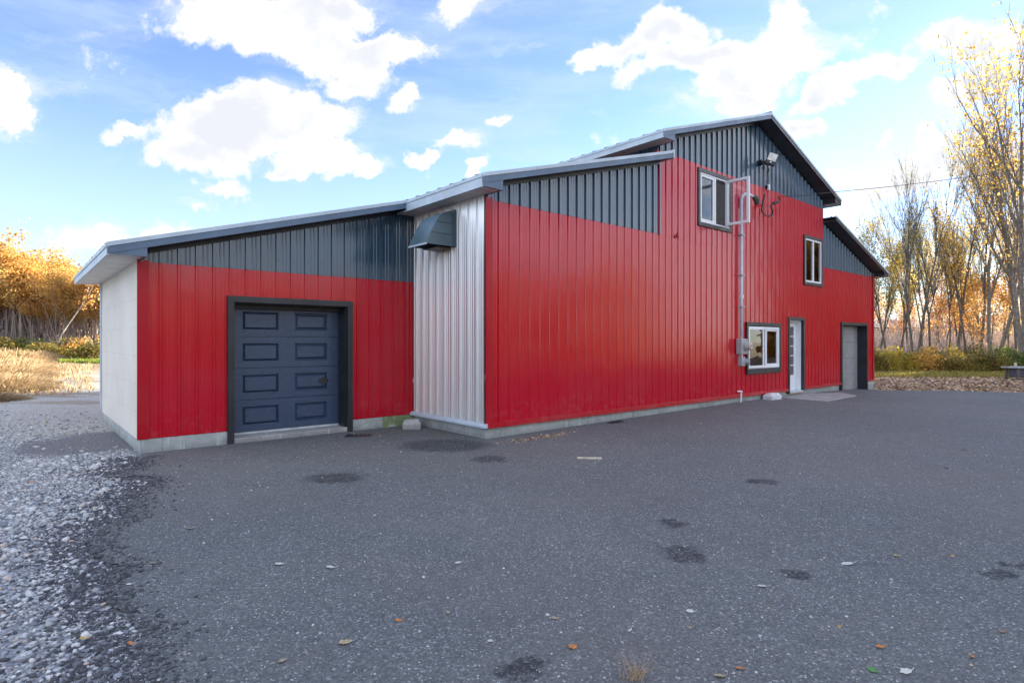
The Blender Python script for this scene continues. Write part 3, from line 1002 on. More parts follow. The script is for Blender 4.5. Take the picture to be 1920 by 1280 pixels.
# channel that caps the cladding under each rake
for (u0, u1, v0, zf) in [(0.1, ML - 0.03, -0.001, zlow), (GL + 0.11, -0.02, GV - 0.001, zlow), (ML + 0.02, 8.5, -0.001, zup), (8.5, MR - 0.02, -0.001, zup), (MR + 0.02, MRR - 0.1, -0.001, zright)]:
    slope_board('wall_top_channel', u0, u1, v0 - 0.034, v0, zf, RT - 0.008, RT + 0.05, M_TRIM)

# return boxes closing the eave corners, horizontal soffits and fascias
def eave(u_out, u_wall, v0, v1, zf, zsof, box_mat, boxm2=None, sof=M_SOFFIT, fas=M_DRIP):
    s = 1 if u_wall > u_out else -1
    zt = zf(u_out)
    # closing face of the box
    mb = MB()
    ue = u_wall + s * 0.04
    mb.prism([(u_out, zsof), (ue, zsof), (ue, zf(ue) - RT), (u_out, zt - 0.04)], v0, v0 + 0.03)
    mb.build('eave_return', box_mat, B)
    mb = MB(); mb.box(min(ue, ue - s * 0.03), max(ue, ue - s * 0.03), v0 + 0.03, v0 + 0.34, zsof, zf(ue) - 0.10); mb.build('eave_return', box_mat, B)
    # fascia in two steps
    mb = MB()
    mb.box(min(u_out - s * 0.012, u_out + s * 0.015), max(u_out - s * 0.012, u_out + s * 0.015), v0 + 0.001, v1, zsof - 0.012, zt - 0.052)
    mb.build('fascia', fas, B)
    mb = MB()
    mb.box(min(u_out - s * 0.024, u_out + s * 0.01), max(u_out - s * 0.024, u_out + s * 0.01), v0 - 0.01, v1, zt - 0.050, zt - 0.004)
    mb.build('gutter_lip', fas, B)
    mb = MB()
    mb.box(min(u_out + s * 0.015, u_wall), max(u_out + s * 0.015, u_wall), v0 + 0.03, v1 + 0.0, zsof, zsof + 0.012)
    mb.build('soffit', sof, B)


eave(EAVE, 0.0, OV, VG - 0.002, zlow, 3.735, M_RAKE)
mb = MB(); mb.box(EAVE + 0.0, -0.001, VG, GV - 0.03, 3.735, 3.747); mb.build('soffit', M_SOFFIT, B)
mb = MB(); mb.box(EAVE - 0.012, EAVE + 0.0, VG + 0.04, GV - 0.03, 3.715, 3.757); mb.build('soffit_trim', M_DRIP, B)
eave(GE, GL, VG, GB + 0.35, zlow, 2.59, M_RAKE)
eave(4.07, ML, OV, DEP + 0.35, zup, 5.45, M_RAKE)
eave(12.85, MR, OV, DEP + 0.35, zup, 5.47, M_TRIM, fas=M_TRIM)
eave(16.93, MRR, OV, DEP + 0.35, zright, 3.68, M_TRIM, fas=M_TRIM)
# side wall behind the low roof's upper end, and a flashing where the roof meets the tall wall
mb = MB(); mb.box(LTOP - 0.0, LTOP + 0.03, OV - 0.02, -0.04, zlow(LTOP) - RT - 0.01, zlow(LTOP) + 0.03); mb.build('roof_end_cap', M_DRIP, B)

# --- openings: trims, frames, panes
def trim_frame(name, r, v, mat_=M_TRIM, k=TW, bottom=True, out=0.045, parent=B, vin=0.03):
    u0, u1, z0, z1 = r
    mb = MB()
    mb.box(u0, u1, v - out, v + vin, z1 - k, z1)
    zb = z0 + (k if bottom else 0)
    mb.box(u0, u0 + k, v - out + 0.002, v + vin, zb if bottom else z0, z1 - k)
    mb.box(u1 - k, u1, v - out + 0.002, v + vin, zb if bottom else z0, z1 - k)
    if bottom:
        mb.box(u0, u1, v - out, v + vin, z0, z0 + k)
    return mb.build(name, mat_, parent, bevel=0.004)


def ring(u0, u1, z0, z1, k, v0, v1):
    mb = MB()
    mb.box(u0, u1, v0, v1, z1 - k, z1); mb.box(u0, u1, v0, v1, z0, z0 + k)
    mb.box(u0, u0 + k, v0 + 0.001, v1, z0 + k, z1 - k); mb.box(u1 - k, u1, v0 + 0.001, v1, z0 + k, z1 - k)
    return mb


def room(u0, u1, z0, z1, v0, v1, parent):
    mb = MB()
    mb.box(u0, u1, v1, v1 + 0.02, z0, z1)
    mb.box(u0 - 0.02, u0, v0, v1, z0, z1); mb.box(u1, u1 + 0.02, v0, v1, z0, z1)
    mb.box(u0, u1, v0, v1, z1, z1 + 0.02); mb.box(u0, u1, v0, v1, z0 - 0.02, z0)
    return mb.build('dark_room', M_DARK, parent)


# upper left window with open casement
win = trim_frame('window', W1, 0.0); win['label'] = 'two part casement window, right sash swung open'
i = inset(W1)
mid = (i[0] + i[1]) / 2
ring(i[0], i[1], i[2], i[3], 0.035, -0.03, 0.06).build('frame', M_WHITEFR, win, bevel=0.003)
MB().box(mid - 0.03, mid + 0.03, -0.028, 0.06, i[2] + 0.036, i[3] - 0.036).build('mullion', M_WHITEFR, win)
ring(i[0] + 0.036, mid - 0.031, i[2] + 0.036, i[3] - 0.036, 0.05, -0.02, 0.03).build('sash', M_WHITEFR, win, bevel=0.003)
MB().box(i[0] + 0.08, mid - 0.08, 0.003, 0.009, i[2] + 0.08, i[3] - 0.08).build('pane', M_GLASS, win)
MB().box(mid + 0.031, i[1] - 0.036, 0.035, 0.039, i[2] + 0.036, i[3] - 0.036).build('insect_screen', M_SCREEN, win)
room(i[0], i[1], i[2], i[3], 0.08, 0.7, win)
ub = pix_wall(1356.8, 344)[0]
sw = 0.57
mb = MB()
z0s, z1s = i[2] + 0.03, i[3] - 0.03
ks = 0.060
for (a, b_, c, d) in [(-sw - 0.05, -0.05, z1s - ks, z1s), (-sw - 0.05, -0.05, z0s, z0s + ks), (-sw - 0.05, -sw - 0.05 + ks, z0s + ks, z1s - ks), (-0.05 - ks, -0.05, z0s + ks, z1s - ks)]:
    mb.box(ub - 0.026, ub + 0.026, a, b_, c, d)
mb.build('open_sash', M_WHITEFR, win, bevel=0.004)
MB().box(ub - 0.003, ub + 0.003, -sw - 0.05 + ks, -0.05 - ks, z0s + ks, z1s - ks).build('pane', glass_mat('sash_glass', (0.98, 0.99, 1.0), 0.97, 0.6), win)
MB().tube([(i[1] - 0.06, -0.03, z0s + 0.01), (ub + 0.02, -0.22, z0s + 0.01)], 0.008, 6).build('hinge_arm', M_GREYSTEEL, win)

# upper right window
win = trim_frame('window', W2, 0.0); win['label'] = 'tall narrow upper window reflecting yellow trees'
i = inset(W2)
mid = i[0] + (i[1] - i[0]) * 0.50
ring(i[0], i[1], i[2], i[3], 0.05, -0.03, 0.05).build('frame', M_WHITEFR, win, bevel=0.003)
MB().box(mid - 0.04, mid + 0.04, -0.025, 0.05, i[2] + 0.051, i[3] - 0.051).build('mullion', M_WHITEFR, win)
MB().box(i[0] + 0.05, mid - 0.04, 0.003, 0.009, i[2] + 0.05, i[3] - 0.05).build('pane', M_GLASS, win)
MB().box(mid + 0.04, i[1] - 0.05, 0.003, 0.009, i[2] + 0.05, i[3] - 0.05).build('pane', M_GLASS, win)
MB().box(i[0] + 0.05, i[1] - 0.05, 0.20, 0.21, i[2] + 0.05, i[3] - 0.05).build('curtain', M_DARK, win)
room(i[0], i[1], i[2], i[3], 0.06, 0.5, win)

# lower sliding window
win = trim_frame('window', W3, 0.0, k=TW); win['label'] = 'white sliding window with pale vertical blinds'
u0, u1, z0, z1 = W3
MB().box(u0 + 0.01, u1 - 0.01, -0.055, -0.01, z0 + 0.004, z0 + 0.12).build('sill_trim', M_TRIM, win, bevel=0.004)
i = (u0 + TW, u1 - TW, z0 + 0.13, z1 - 0.105)
ring(i[0], i[1], i[2], i[3], 0.06, -0.03, 0.07).build('frame', M_WHITEFR, win, bevel=0.004)
mA = i[0] + (i[1] - i[0]) * 0.42
ring(i[0] + 0.0, mA + 0.09, i[2] + 0.02, i[3] - 0.02, 0.055, -0.045, -0.005).build('sash', M_WHITEFR, win, bevel=0.003)
MB().box(mA + 0.20, mA + 0.26, -0.02, 0.05, i[2] + 0.06, i[3] - 0.06).build('mullion', M_WHITEFR, win)
ring(mA + 0.26, i[1] - 0.06, i[2] + 0.06, i[3] - 0.06, 0.045, -0.012, 0.03).build('sash', M_WHITEFR, win, bevel=0.003)
MB().box(i[0] + 0.055, mA + 0.035, -0.028, -0.022, i[2] + 0.07, i[3] - 0.07).build('pane', M_GLASS, win)
MB().box(mA + 0.09, mA + 0.20, 0.012, 0.018, i[2] + 0.06, i[3] - 0.06).build('pane', M_GLASS, win)
MB().box(mA + 0.305, i[1] - 0.105, 0.006, 0.012, i[2] + 0.10, i[3] - 0.10).build('pane', M_GLASS, win)
mb = MB()
for k in range(5):
    a = i[0] + 0.30 + k * 0.085
    mb.prism([(a, 0.075), (a + 0.055, 0.045), (a + 0.06, 0.05), (a + 0.005, 0.08)], i[2] + 0.05, i[3] - 0.05, 'z')
mb.build('blind', M_CURT, win)
MB().box(mA + 0.27, i[1] - 0.062, 0.05, 0.06, i[2] + 0.03, i[3] - 0.03).build('curtain', M_CURTG, win)
room(i[0], i[1], i[2], i[3], 0.08, 0.9, win)

# entrance door, recessed
dr = trim_frame('door', D1, 0.0, bottom=False); dr['label'] = 'white entrance door with a column of small glass lites'
u0, u1, z0, z1 = inset(D1, TW, False)
mb = MB()
mb.box(u0 - 0.002, u0 + 0.03, 0.03, 0.19, z0, z1); mb.box(u1 - 0.03, u1 + 0.002, 0.03, 0.19, z0, z1); mb.box(u0 + 0.03, u1 - 0.03, 0.03, 0.19, z1 - 0.04, z1 + 0.002)
mb.build('jamb', M_WHITEFR, dr)
a, b_, c, d = u0 + 0.03, u1 - 0.03, z0 + 0.03, z1 - 0.04
gu0, gu1, gz0, gz1 = a + 0.13, b_ - 0.13, c + 0.42, d - 0.13
mb = MB()
mb.box(a, gu0, 0.155, 0.195, c, d); mb.box(gu1, b_, 0.155, 0.195, c, d)
mb.box(gu0, gu1, 0.155, 0.195, c, gz0); mb.box(gu0, gu1, 0.155, 0.195, gz1, d)
for k in range(1, 5):
    zz = gz0 + (gz1 - gz0) * k / 5
    mb.box(gu0, gu1, 0.158, 0.185, zz - 0.012, zz + 0.012)
mb.box((gu0 + gu1) / 2 - 0.012, (gu0 + gu1) / 2 + 0.012, 0.157, 0.184, gz0, gz1)
mb.build('door_leaf', M_WHITEFR, dr, bevel=0.003)
MB().box(gu0, gu1, 0.172, 0.178, gz0, gz1).build('pane', M_GLASSD, dr)
MB().box(gu0, gu1, 0.24, 0.25, gz0, gz1).build('curtain', simple('grey_blue_shade', (0.16, 0.22, 0.25), 0.8), dr)
MB().box(u0, u1, -0.05, 0.16, z0 + 0.0, z0 + 0.03).build('threshold', M_DRIP, dr)
MB().box(u0, u1, -0.055, -0.02, z0 - 0.025, z0 - 0.002).build('wood_lip', M_WOODTRIM, dr)
mb = MB(); mb.tube([(a + 0.065, 0.155, 1.12), (a + 0.065, 0.11, 1.12), (a + 0.16, 0.11, 1.12)], 0.011, 8); mb.build('handle', M_GREYSTEEL, dr)

# right garage door
dr = trim_frame('garage_door', G2, 0.0, bottom=False); dr['label'] = 'plain grey sectional garage door'
u0, u1, z0, z1 = inset(G2, TW, False)
mb = MB()
mb.box(u0 - 0.01, u0 + 0.012, 0.03, 0.30, z0, z1); mb.box(u1 - 0.012, u1 + 0.01, 0.03, 0.30, z0, z1); mb.box(u0 + 0.012, u1 - 0.012, 0.03, 0.30, z1 - 0.012, z1 + 0.01)
mb.build('jamb', M_TRIM, dr)
MB().box(u0 - 0.05, u1 + 0.05, 0.31, 0.33, z0 - 0.02, z1 + 0.05).build('door_backing', M_DARK, dr)
hh = (z1 - 0.012 - z0 - 0.03) / 4
for k in range(4):
    mb = MB(); mb.box(u0 + 0.012, u1 - 0.012, 0.245, 0.285, z0 + 0.03 + k * hh + 0.003, z0 + 0.03 + (k + 1) * hh - 0.003)
    mb.build('door_section', M_DOORG, dr, bevel=0.006)
MB().box(u0 + 0.012, u1 - 0.012, 0.25, 0.28, z0, z0 + 0.032).build('bottom_seal', M_BLACKPL, dr)

# left garage door with raised panels
dr = trim_frame('garage_door', G1, GV, bottom=False, k=0.09, out=0.05); dr['label'] = 'dark blue sectional garage door with eight raised panels'
u0, u1, z0, z1 = inset(G1, 0.09, False)
mb = MB()
REC = 0.30
mb.box(u0 - 0.01, u0 + 0.012, GV + 0.03, GV + REC + 0.05, 0.0, z1); mb.box(u1 - 0.012, u1 + 0.01, GV + 0.03, GV + REC + 0.05, 0.0, z1)
mb.box(u0 + 0.012, u1 - 0.012, GV + 0.03, GV + REC + 0.05, z1 - 0.012, z1 + 0.01)
mb.build('jamb', M_TRIM, dr)
MB().box(u0 - 0.05, u1 + 0.05, GV + REC + 0.06, GV + REC + 0.08, 0.02, z1 + 0.05).build('door_backing', M_DARK, dr)
zb_ = 0.10
zt_ = z1 - 0.012
hh = (zt_ - zb_ - 0.02) / 4
wd = (u1 - u0 - 0.024)
for k in range(4):
    za = zb_ + 0.02 + k * hh + 0.003; zz = zb_ + 0.02 + (k + 1) * hh - 0.003
    bm = bmesh.new()
    v0_ = GV + REC
    # section face with recessed/raised panels
    xs = [u0 + 0.012]
    for c_ in (0.27, 0.73):
        cx = u0 + 0.012 + wd * c_
        xs += [cx - wd * 0.155, cx + wd * 0.155]
    xs.append(u1 - 0.012)
    pz0 = za + (zz - za) * 0.21; pz1 = za + (zz - za) * 0.79
    zs = [za, pz0, pz1, zz]
    grid = [[bm.verts.new((x_, v0_, z_)) for x_ in xs] for z_ in zs]
    pan = []
    for r_ in range(3):
        for c_ in range(5):
            f = bm.faces.new((grid[r_][c_], grid[r_][c_ + 1], grid[r_ + 1][c_ + 1], grid[r_ + 1][c_]))
            if r_ == 1 and c_ in (1, 3):
                pan.append(f)
    for f in pan:
        r1 = bmesh.ops.inset_individual(bm, faces=[f], thickness=0.022, depth=0.0)
        bmesh.ops.translate(bm, verts=f.verts, vec=(0, 0.036, 0))
        bmesh.ops.inset_individual(bm, faces=[f], thickness=0.012, depth=0.0)
        bmesh.ops.inset_individual(bm, faces=[f], thickness=0.042, depth=0.0)
        bmesh.ops.translate(bm, verts=f.verts, vec=(0, -0.030, 0))
    # edges of the section
    ret = bmesh.ops.extrude_face_region(bm, geom=bm.faces[:])
    nv = [g for g in ret['geom'] if isinstance(g, bmesh.types.BMVert)]
    bmesh.ops.translate(bm, verts=nv, vec=(0, 0.04, 0))
    bmesh.ops.recalc_face_normals(bm, faces=bm.faces)
    me = bpy.data.meshes.new('door_section'); bm.to_mesh(me); bm.free()
    link('door_section', me, M_DOORB, dr)
MB().box(u0 + 0.012, u1 - 0.012, GV + REC - 0.012, GV + REC + 0.03, zb_ - 0.012, zb_ + 0.018).build('bottom_seal', simple('pale_seal', (0.5, 0.53, 0.55), 0.5), dr)
lk = pix_wall(607, 713.5, GV + REC)
MB().prism([(lk[0] - 0.10, lk[1]), (lk[0], lk[1] - 0.075), (lk[0] + 0.10, lk[1]), (lk[0], lk[1] + 0.075)], GV + REC - 0.012, GV + REC + 0.0).build('lock_plate', M_TRIM, dr, bevel=0.003)
MB().box(u0 + 0.02, u1 - 0.02, GV + REC - 0.10, GV + REC - 0.02, zt_ - 0.06, zt_).build('header_seal', M_BLACKPL, dr)

# cladding screws, too many to count
rs = random.Random(2)
mb = MB()


def screws(u0, u1, z0, z1, v, dz, holes):
    k = int(math.ceil(u0 / RIB))
    while k * RIB < u1:
        u = k * RIB + 0.060
        z = z0 + 0.1
        while z < (z1(u) if callable(z1) else z1) - 0.1:
            if 0.02 < u - u0 and u < u1 and not any(a < u < b_ and c < z < d for (a, b_, c, d) in holes):
                uu = u + rs.uniform(-.004, .004); zz = z + rs.uniform(-.01, .01); r_ = 0.0075
                mb.add([(uu + r_ * math.cos(t_ * math.pi / 3), v - 0.008, zz + r_ * math.sin(t_ * math.pi / 3)) for t_ in range(6)] + [(uu, v - 0.012, zz)],
                       [(6, (t_ + 1) % 6, t_) for t_ in range(6)])
            z += dz
        k += 1


screws(0, ML, ZB, lambda u: zlow(u) - .2, 0, 0.61, front_holes)
screws(ML, MR, ZB, lambda u: zup(u) - .2, -0.004, 0.61, front_holes)
screws(MR, MRR, ZB, lambda u: zright(u) - .2, 0, 0.61, front_holes)
screws(GL, 0, ZB, lambda u: zlow(u) - .2, GV, 0.61, [G1])
sc = mb.build('screws', simple('dark_screw_head', (0.04, 0.012, 0.014), 0.5), B, recalc=False)
sc['kind'] = 'stuff'
# a torn flap in the cladding by the block joint
tp = pix_wall(1265, 443)
MB().add([(tp[0] - 0.05, -0.028, tp[1] - 0.04), (tp[0] + 0.06, -0.03, tp[1] - 0.03), (tp[0] + 0.015, -0.075, tp[1] + 0.13)], [(0, 1, 2), (2, 1, 0)]).build('torn_flap', M_REDTRIM, B)

# ---------------------------------------------------------------- things fixed to the walls
H = empty('vent_hood', (C0.x, C0.y, 0), ANG)
setp(H, 'slate grey curved sheet metal vent hood on the bare steel wall', 'vent hood')
va, vb_ = 0.79, 1.32
prof = [(0.0, 3.60), (-0.16, 3.585), (-0.29, 3.53), (-0.39, 3.40), (-0.49, 3.22), (-0.575, 3.035), (0.0, 3.035)]
mb = MB()


def hoodside(v0, v1):
    mb.prism(prof, v0, v1)


hoodside(va, va + 0.012)
mb.build('side_panel', M_HOOD, H)
mb = MB(); hoodside(vb_ - 0.012, vb_); mb.build('side_panel', M_HOOD, H)
mb = MB()
for (a, b_) in zip(prof[:-2], prof[1:-1]):
    mb.prism([a, b_, (b_[0] + 0.012, b_[1] - 0.01), (a[0], a[1] - 0.012)], va + 0.001, vb_ - 0.001)
mb.build('curved_front', M_HOOD, H)
mb = MB(); mb.box(-0.58, -0.565, va - 0.005, vb_ + 0.005, 3.018, 3.045); mb.build('drip_lip', M_DRIP, H)
for zz in (3.22, 3.40):
    e = -0.49 if zz < 3.3 else -0.39
    MB().box(e + 0.01, -0.06, va - 0.004, va, zz - 0.004, zz + 0.004).build('seam', M_TRIM, H)
MB().box(-0.055, -0.02, va - 0.02, vb_ + 0.02, 3.03, 3.63).build('back_flange', M_HOOD, H)
MB().box(-0.35, -0.06, va + 0.08, vb_ - 0.08, 3.00, 3.02).build('inner_grille', M_TRIM, H)
MB().box(-0.30, -0.03, va + 0.10, va + 0.14, 2.995, 3.03).build('bracket', M_WOODTRIM, H)

EM = empty('electric_meter', (C0.x, C0.y, 0), ANG)
setp(EM, 'grey electric meter box with round glass dial left of the lower sliding window', 'electric meter')
um = pix_wall(1385, 650)[0]
a0, z0m = pix_wall(1377.5, 663.6); a1, z1m = pix_wall(1377.5, 635)
MB().box(um - 0.16, um + 0.14, -0.16, -0.02, z0m, z1m).build('meter_box', M_GREYSTEEL, EM, bevel=0.012)
uc = um + 0.03
MB().tube([(uc, -0.16, (z0m + z1m) / 2), (uc, -0.20, (z0m + z1m) / 2)], 0.11, 20).build('collar', M_GREYSTEEL, EM)
MB().tube([(uc, -0.20, (z0m + z1m) / 2), (uc, -0.29, (z0m + z1m) / 2), (uc, -0.31, (z0m + z1m) / 2)], [0.095, 0.09, 0.06], 20, True).build('dial', simple('cream_meter_glass', (0.50, 0.50, 0.43), 0.25), EM, smooth=False)
MB().box(uc - 0.04, uc + 0.04, -0.312, -0.306, (z0m + z1m) / 2 - 0.01, (z0m + z1m) / 2 + 0.03).build('register', simple('register_face', (0.25, 0.25, 0.22), 0.4), EM)
zj1 = pix_wall(1385, 669)[1]; zj0 = pix_wall(1385, 685.7)[1]
MB().box(um - 0.085, um + 0.085, -0.13, -0.02, zj0, zj1).build('junction_box', M_GREYSTEEL, EM, bevel=0.008)
MB().tube([(um, -0.07, zj1 - 0.01), (um, -0.07, z0m + 0.01)], 0.03, 10).build('conduit', M_CONDUIT, EM)
MB().tube([(um + 0.085, -0.08, (zj0 + zj1) / 2), (um + 0.12, -0.14, (zj0 + zj1) / 2), (um + 0.14, -0.20, (zj0 + zj1) / 2)], [0.05, 0.075, 0.07], 14).build('round_cover', M_GREYSTEEL, EM)

SM = empty('service_mast', (C0.x, C0.y, 0), ANG)
setp(SM, 'tall grey conduit with a hooked weatherhead rising above the meter box', 'conduit')
zt = pix_wall(1390, 366)[1]
MB().tube([(um, -0.07, z1m - 0.01), (um, -0.07, 2.6), (um, -0.07, zt - 0.14), (um + 0.02, -0.09, zt - 0.05), (um + 0.09, -0.12, zt + 0.0), (um + 0.20, -0.15, zt + 0.0), (um + 0.36, -0.20, zt - 0.05)], 0.035, 12).build('pipe', M_CONDUIT, SM, smooth=True)
for zz in (2.30, 3.05, 4.0):
    MB().box(um - 0.07, um + 0.07, -0.12, -0.02, zz, zz + 0.03).build('clamp', M_GREYSTEEL, SM)
MB().tube([(um, -0.07, 2.52), (um, -0.07, 2.60)], 0.05, 12).build('coupling', M_CONDUIT, SM)
MB().tube([(um + 0.34, -0.20, zt - 0.03), (um + 0.42, -0.23, zt - 0.12), (um + 0.45, -0.24, zt - 0.22)], [0.055, 0.075, 0.06], 12).build('weatherhead', simple('dark_weatherhead', (0.06, 0.06, 0.05), 0.6), SM)

SCB = empty('service_cable', (C0.x, C0.y, 0), ANG)
setp(SCB, 'black overhead cable looping at the gable wall and running off to the right', 'cable')
def wp(px, py, out):
    u, z = pix_wall(px, py)
    return (u, -out, z)
loop = [wp(1416, 368, .25), wp(1411, 385, .26), wp(1409, 398, .26), wp(1413, 405, .26), wp(1420, 409, .27), wp(1427, 407, .27), wp(1429, 400, .27), wp(1427, 391, .26), wp(1431, 385, .26), wp(1440, 382, .25), wp(1446, 379, .24), wp(1443, 373, .22), wp(1446, 371, .20)]
def smooth_pts(pts, n=6):
    out = []
    P_ = [Vector(p) for p in pts]
    for k in range(len(P_) - 1):
        p0 = P_[max(0, k - 1)]; p1 = P_[k]; p2 = P_[k + 1]; p3 = P_[min(len(P_) - 1, k + 2)]
        for j in range(n):
            t_ = j / n
            out.append(0.5 * ((2 * p1) + (p2 - p0) * t_ + (2 * p0 - 5 * p1 + 4 * p2 - p3) * t_ * t_ + (3 * p1 - p0 - 3 * p2 + p3) * t_ ** 3))
    out.append(P_[-1])
    return out
MB().tube(smooth_pts(loop), 0.014, 6).build('drip_loop', M_BLACKPL, SCB, smooth=True)
lp2 = [(p[0] + 0.03, p[1] + 0.03, p[2] + 0.02) for p in loop[:9]]
MB().tube(smooth_pts(lp2), 0.011, 6).build('drip_loop', M_BLACKPL, SCB, smooth=True)
MB().tube([wp(1431, 385, .26), wp(1441, 381.5, .25)], 0.032, 8).build('splice', M_BLACKPL, SCB)
st_ = Vector(wp(1446, 371, .20))
# far end: pixel (1920,317) at ~22 m to the right, then on to a pole out of view
def to_local(x, y, z):
    u, v_ = uv_of(x, y)
    return Vector((u, v_, z))
def pix_at(px, py, d):
    return to_local((px - 960) / F * d, d, CAMH + (640 - py) / F * d)
span = [st_, pix_at(1500, 367, 14.75), pix_at(1570, 359.5, 15.2), pix_at(1650, 352, 15.9), pix_at(1740, 341.5, 16.6), pix_at(1830, 330, 17.4), pix_at(1920, 317, 18.2), pix_at(2100, 287, 20.0)]
MB().tube(smooth_pts(span, 8), 0.008, 6).build('overhead_span', M_BLACKPL, SCB, smooth=True)

FL = empty('floodlight', (C0.x, C0.y, 0), ANG)
setp(FL, 'tilted black floodlight with white panel on the charcoal gable', 'floodlight')
fb_ = wp(1423, 306, 0.03)
MB().tube([(fb_[0], -0.02, fb_[2]), (fb_[0], -0.10, fb_[2])], 0.07, 14).build('base', M_BLACKPL, FL)
_lu, _lz = pix_wall(1447, 298, -0.36)
MB().tube([(fb_[0], -0.08, fb_[2]), (fb_[0] + 0.04, -0.24, fb_[2] + 0.02), (_lu - 0.03, -0.35, _lz - 0.10)], 0.028, 8).build('arm', M_BLACKPL, FL)
MB().tube([(fb_[0] + 0.06, -0.16, fb_[2] - 0.02), (fb_[0] + 0.10, -0.24, fb_[2] - 0.05)], [0.05, 0.045], 12).build('motion_sensor', M_BLACKPL, FL)
hd = bpy.data.objects.new
ctr = Vector((_lu, -0.36, _lz))
mh = Matrix.Translation(ctr) @ Matrix.Rotation(R(-48), 4, 'Z') @ Matrix.Rotation(R(-12), 4, 'X') @ Matrix.Rotation(R(24), 4, 'Y')


def tbox(x0, x1, y0, y1, z0, z1, M_):
    m2 = MB().box(x0, x1, y0, y1, z0, z1)
    m2.v = [tuple(M_ @ Vector(p)) for p in m2.v]
    return m2


tbox(-0.12, 0.12, -0.03, 0.03, -0.17, 0.15, mh).build('lamp_head', M_BLACKPL, FL, bevel=0.008)
tbox(-0.10, 0.10, -0.036, -0.031, -0.07, 0.13, mh).build('lens', simple('frosted_lens', (0.62, 0.62, 0.55), 0.3), FL)
tbox(-0.02, 0.02, -0.06, -0.031, -0.14, -0.10, mh).build('sensor_eye', M_WHITEFR, FL, bevel=0.006)
c_ = [wp(1438, 318, .05), wp(1436, 330, .04), wp(1434, 345, .04)]
MB().tube(smooth_pts([(fb_[0] + 0.08, -0.10, fb_[2] - 0.03)] + c_), 0.008, 5).build('lead', M_BLACKPL, FL)
q = wp(1437, 351, .05)
MB().box(q[0] - 0.03, q[0] + 0.035, -0.08, -0.02, q[2] - 0.09, q[2] + 0.06).build('white_cover', M_WHITEFR, FL, bevel=0.006)
MB().box(q[0] - 0.085, q[0] - 0.04, -0.06, -0.02, q[2] - 0.05, q[2] + 0.03).build('plug', M_BLACKPL, FL)

WT = empty('wall_tap', (C0.x, C0.y, 0), ANG)
setp(WT, 'small white bent pipe at the foot of the red wall under the meter', 'pipe')
q = wp(1383, 733, 0.06)
MB().tube([(q[0] - 0.06, -0.03, q[2]), (q[0] - 0.01, -0.08, q[2]), (q[0] + 0.02, -0.08, q[2] - 0.03), (q[0] + 0.02, -0.07, q[2] - 0.26)], 0.018, 8).build('pipe', M_WHITEFR, WT)
MB().tube([(q[0] - 0.02, -0.08, q[2] + 0.0), (q[0] + 0.03, -0.085, q[2] - 0.015)], 0.026, 8).build('elbow', M_WHITEFR, WT)

# ---------------------------------------------------------------- small things in the yard
def on_ground(px, py):
    return pix_ground(px, py)


def conc_block(px, py, rz, label, sx=0.17, sy=0.12, sz=0.17):
    p = on_ground(px, py)
    o = MB()
    n = [( -sx, -sy), (sx, -sy), (sx, sy), (-sx, sy)]
    o.add([(-sx, -sy, -0.02), (sx, -sy, -0.02), (sx, sy, -0.02), (-sx, sy, -0.02), (-sx, -sy, sz * .62), (sx, -sy, sz * .62), (sx, sy, sz * .62), (-sx, sy, sz * .62),
           (-sx * .72, -sy * .55, sz), (sx * .72, -sy * .55, sz), (sx * .72, sy * .55, sz), (-sx * .72, sy * .55, sz)],
          [(0, 3, 2, 1), (0, 1, 5, 4), (1, 2, 6, 5), (2, 3, 7, 6), (3, 0, 4, 7), (4, 5, 9, 8), (5, 6, 10, 9), (6, 7, 11, 10), (7, 4, 8, 11), (8, 9, 10, 11)])
    ob = o.build('splash_block', concrete_mat('block_concrete', (0.45, 0.45, 0.44), 0.02), None, bevel=0.012)
    ob.location = p + Vector((0, sy, 0)); ob.rotation_euler = (0, 0, rz)
    setp(ob, label, 'block')
    return ob


conc_block(770, 806, 0.15, 'grey concrete block with chamfered top in the corner below the vent hood', 0.155, 0.12, 0.17)
ob = conc_block(1452, 750, ANG, 'white capped block lying along the foundation under the sliding window', 0.26, 0.12, 0.17)
ob.data.materials[0] = simple('white_painted_block', (0.62, 0.63, 0.66), 0.6)

# concrete pad at the entrance
pad = [(1462, 744.5), (1551, 752), (1606, 741), (1577, 735.5), (1484, 738)]
pp = [pix_ground(x, y, 0.055) for x, y in pad]
bm = bmesh.new()
a = [bm.verts.new((p.x, p.y, 0.055)) for p in pp]
f = bm.faces.new(a)
r_ = bmesh.ops.extrude_face_region(bm, geom=[f])
bmesh.ops.translate(bm, verts=[g for g in r_['geom'] if isinstance(g, bmesh.types.BMVert)], vec=(0, 0, -0.14))
bmesh.ops.recalc_face_normals(bm, faces=bm.faces)
me = bpy.data.meshes.new('concrete_pad'); bm.to_mesh(me); bm.free()
o = link('concrete_pad', me, M_CONC2)
m = o.modifiers.new('bevel', 'BEVEL'); m.width = 0.01; m.segments = 2
setp(o, kind='structure')


def drain(px, py, sx, sy, rz, label):
    p = on_ground(px, py)
    root = empty('drain_cover', p + Vector((0, 0, 0.012)), rz)
    setp(root, label, 'drain cover')
    MB().box(-sx, sx, -sy, sy, -0.01, 0.008).build('plate', M_TRIM, root, bevel=0.004)
    mb = MB()
    for k in range(6):
        x_ = -sx * 0.8 + k * sx * 0.32
        mb.box(x_ - 0.01, x_ + 0.01, -sy * 0.75, sy * 0.75, 0.008, 0.012)
    mb.build('ribs', M_BLACKPL, root)


drain(672, 818, 0.20, 0.13, 0.12, 'flat dark plate on the asphalt at the right foot of the blue garage door')
drain(1155, 792.5, 0.17, 0.09, ANG, 'small dark plate on the asphalt by the long red wall')

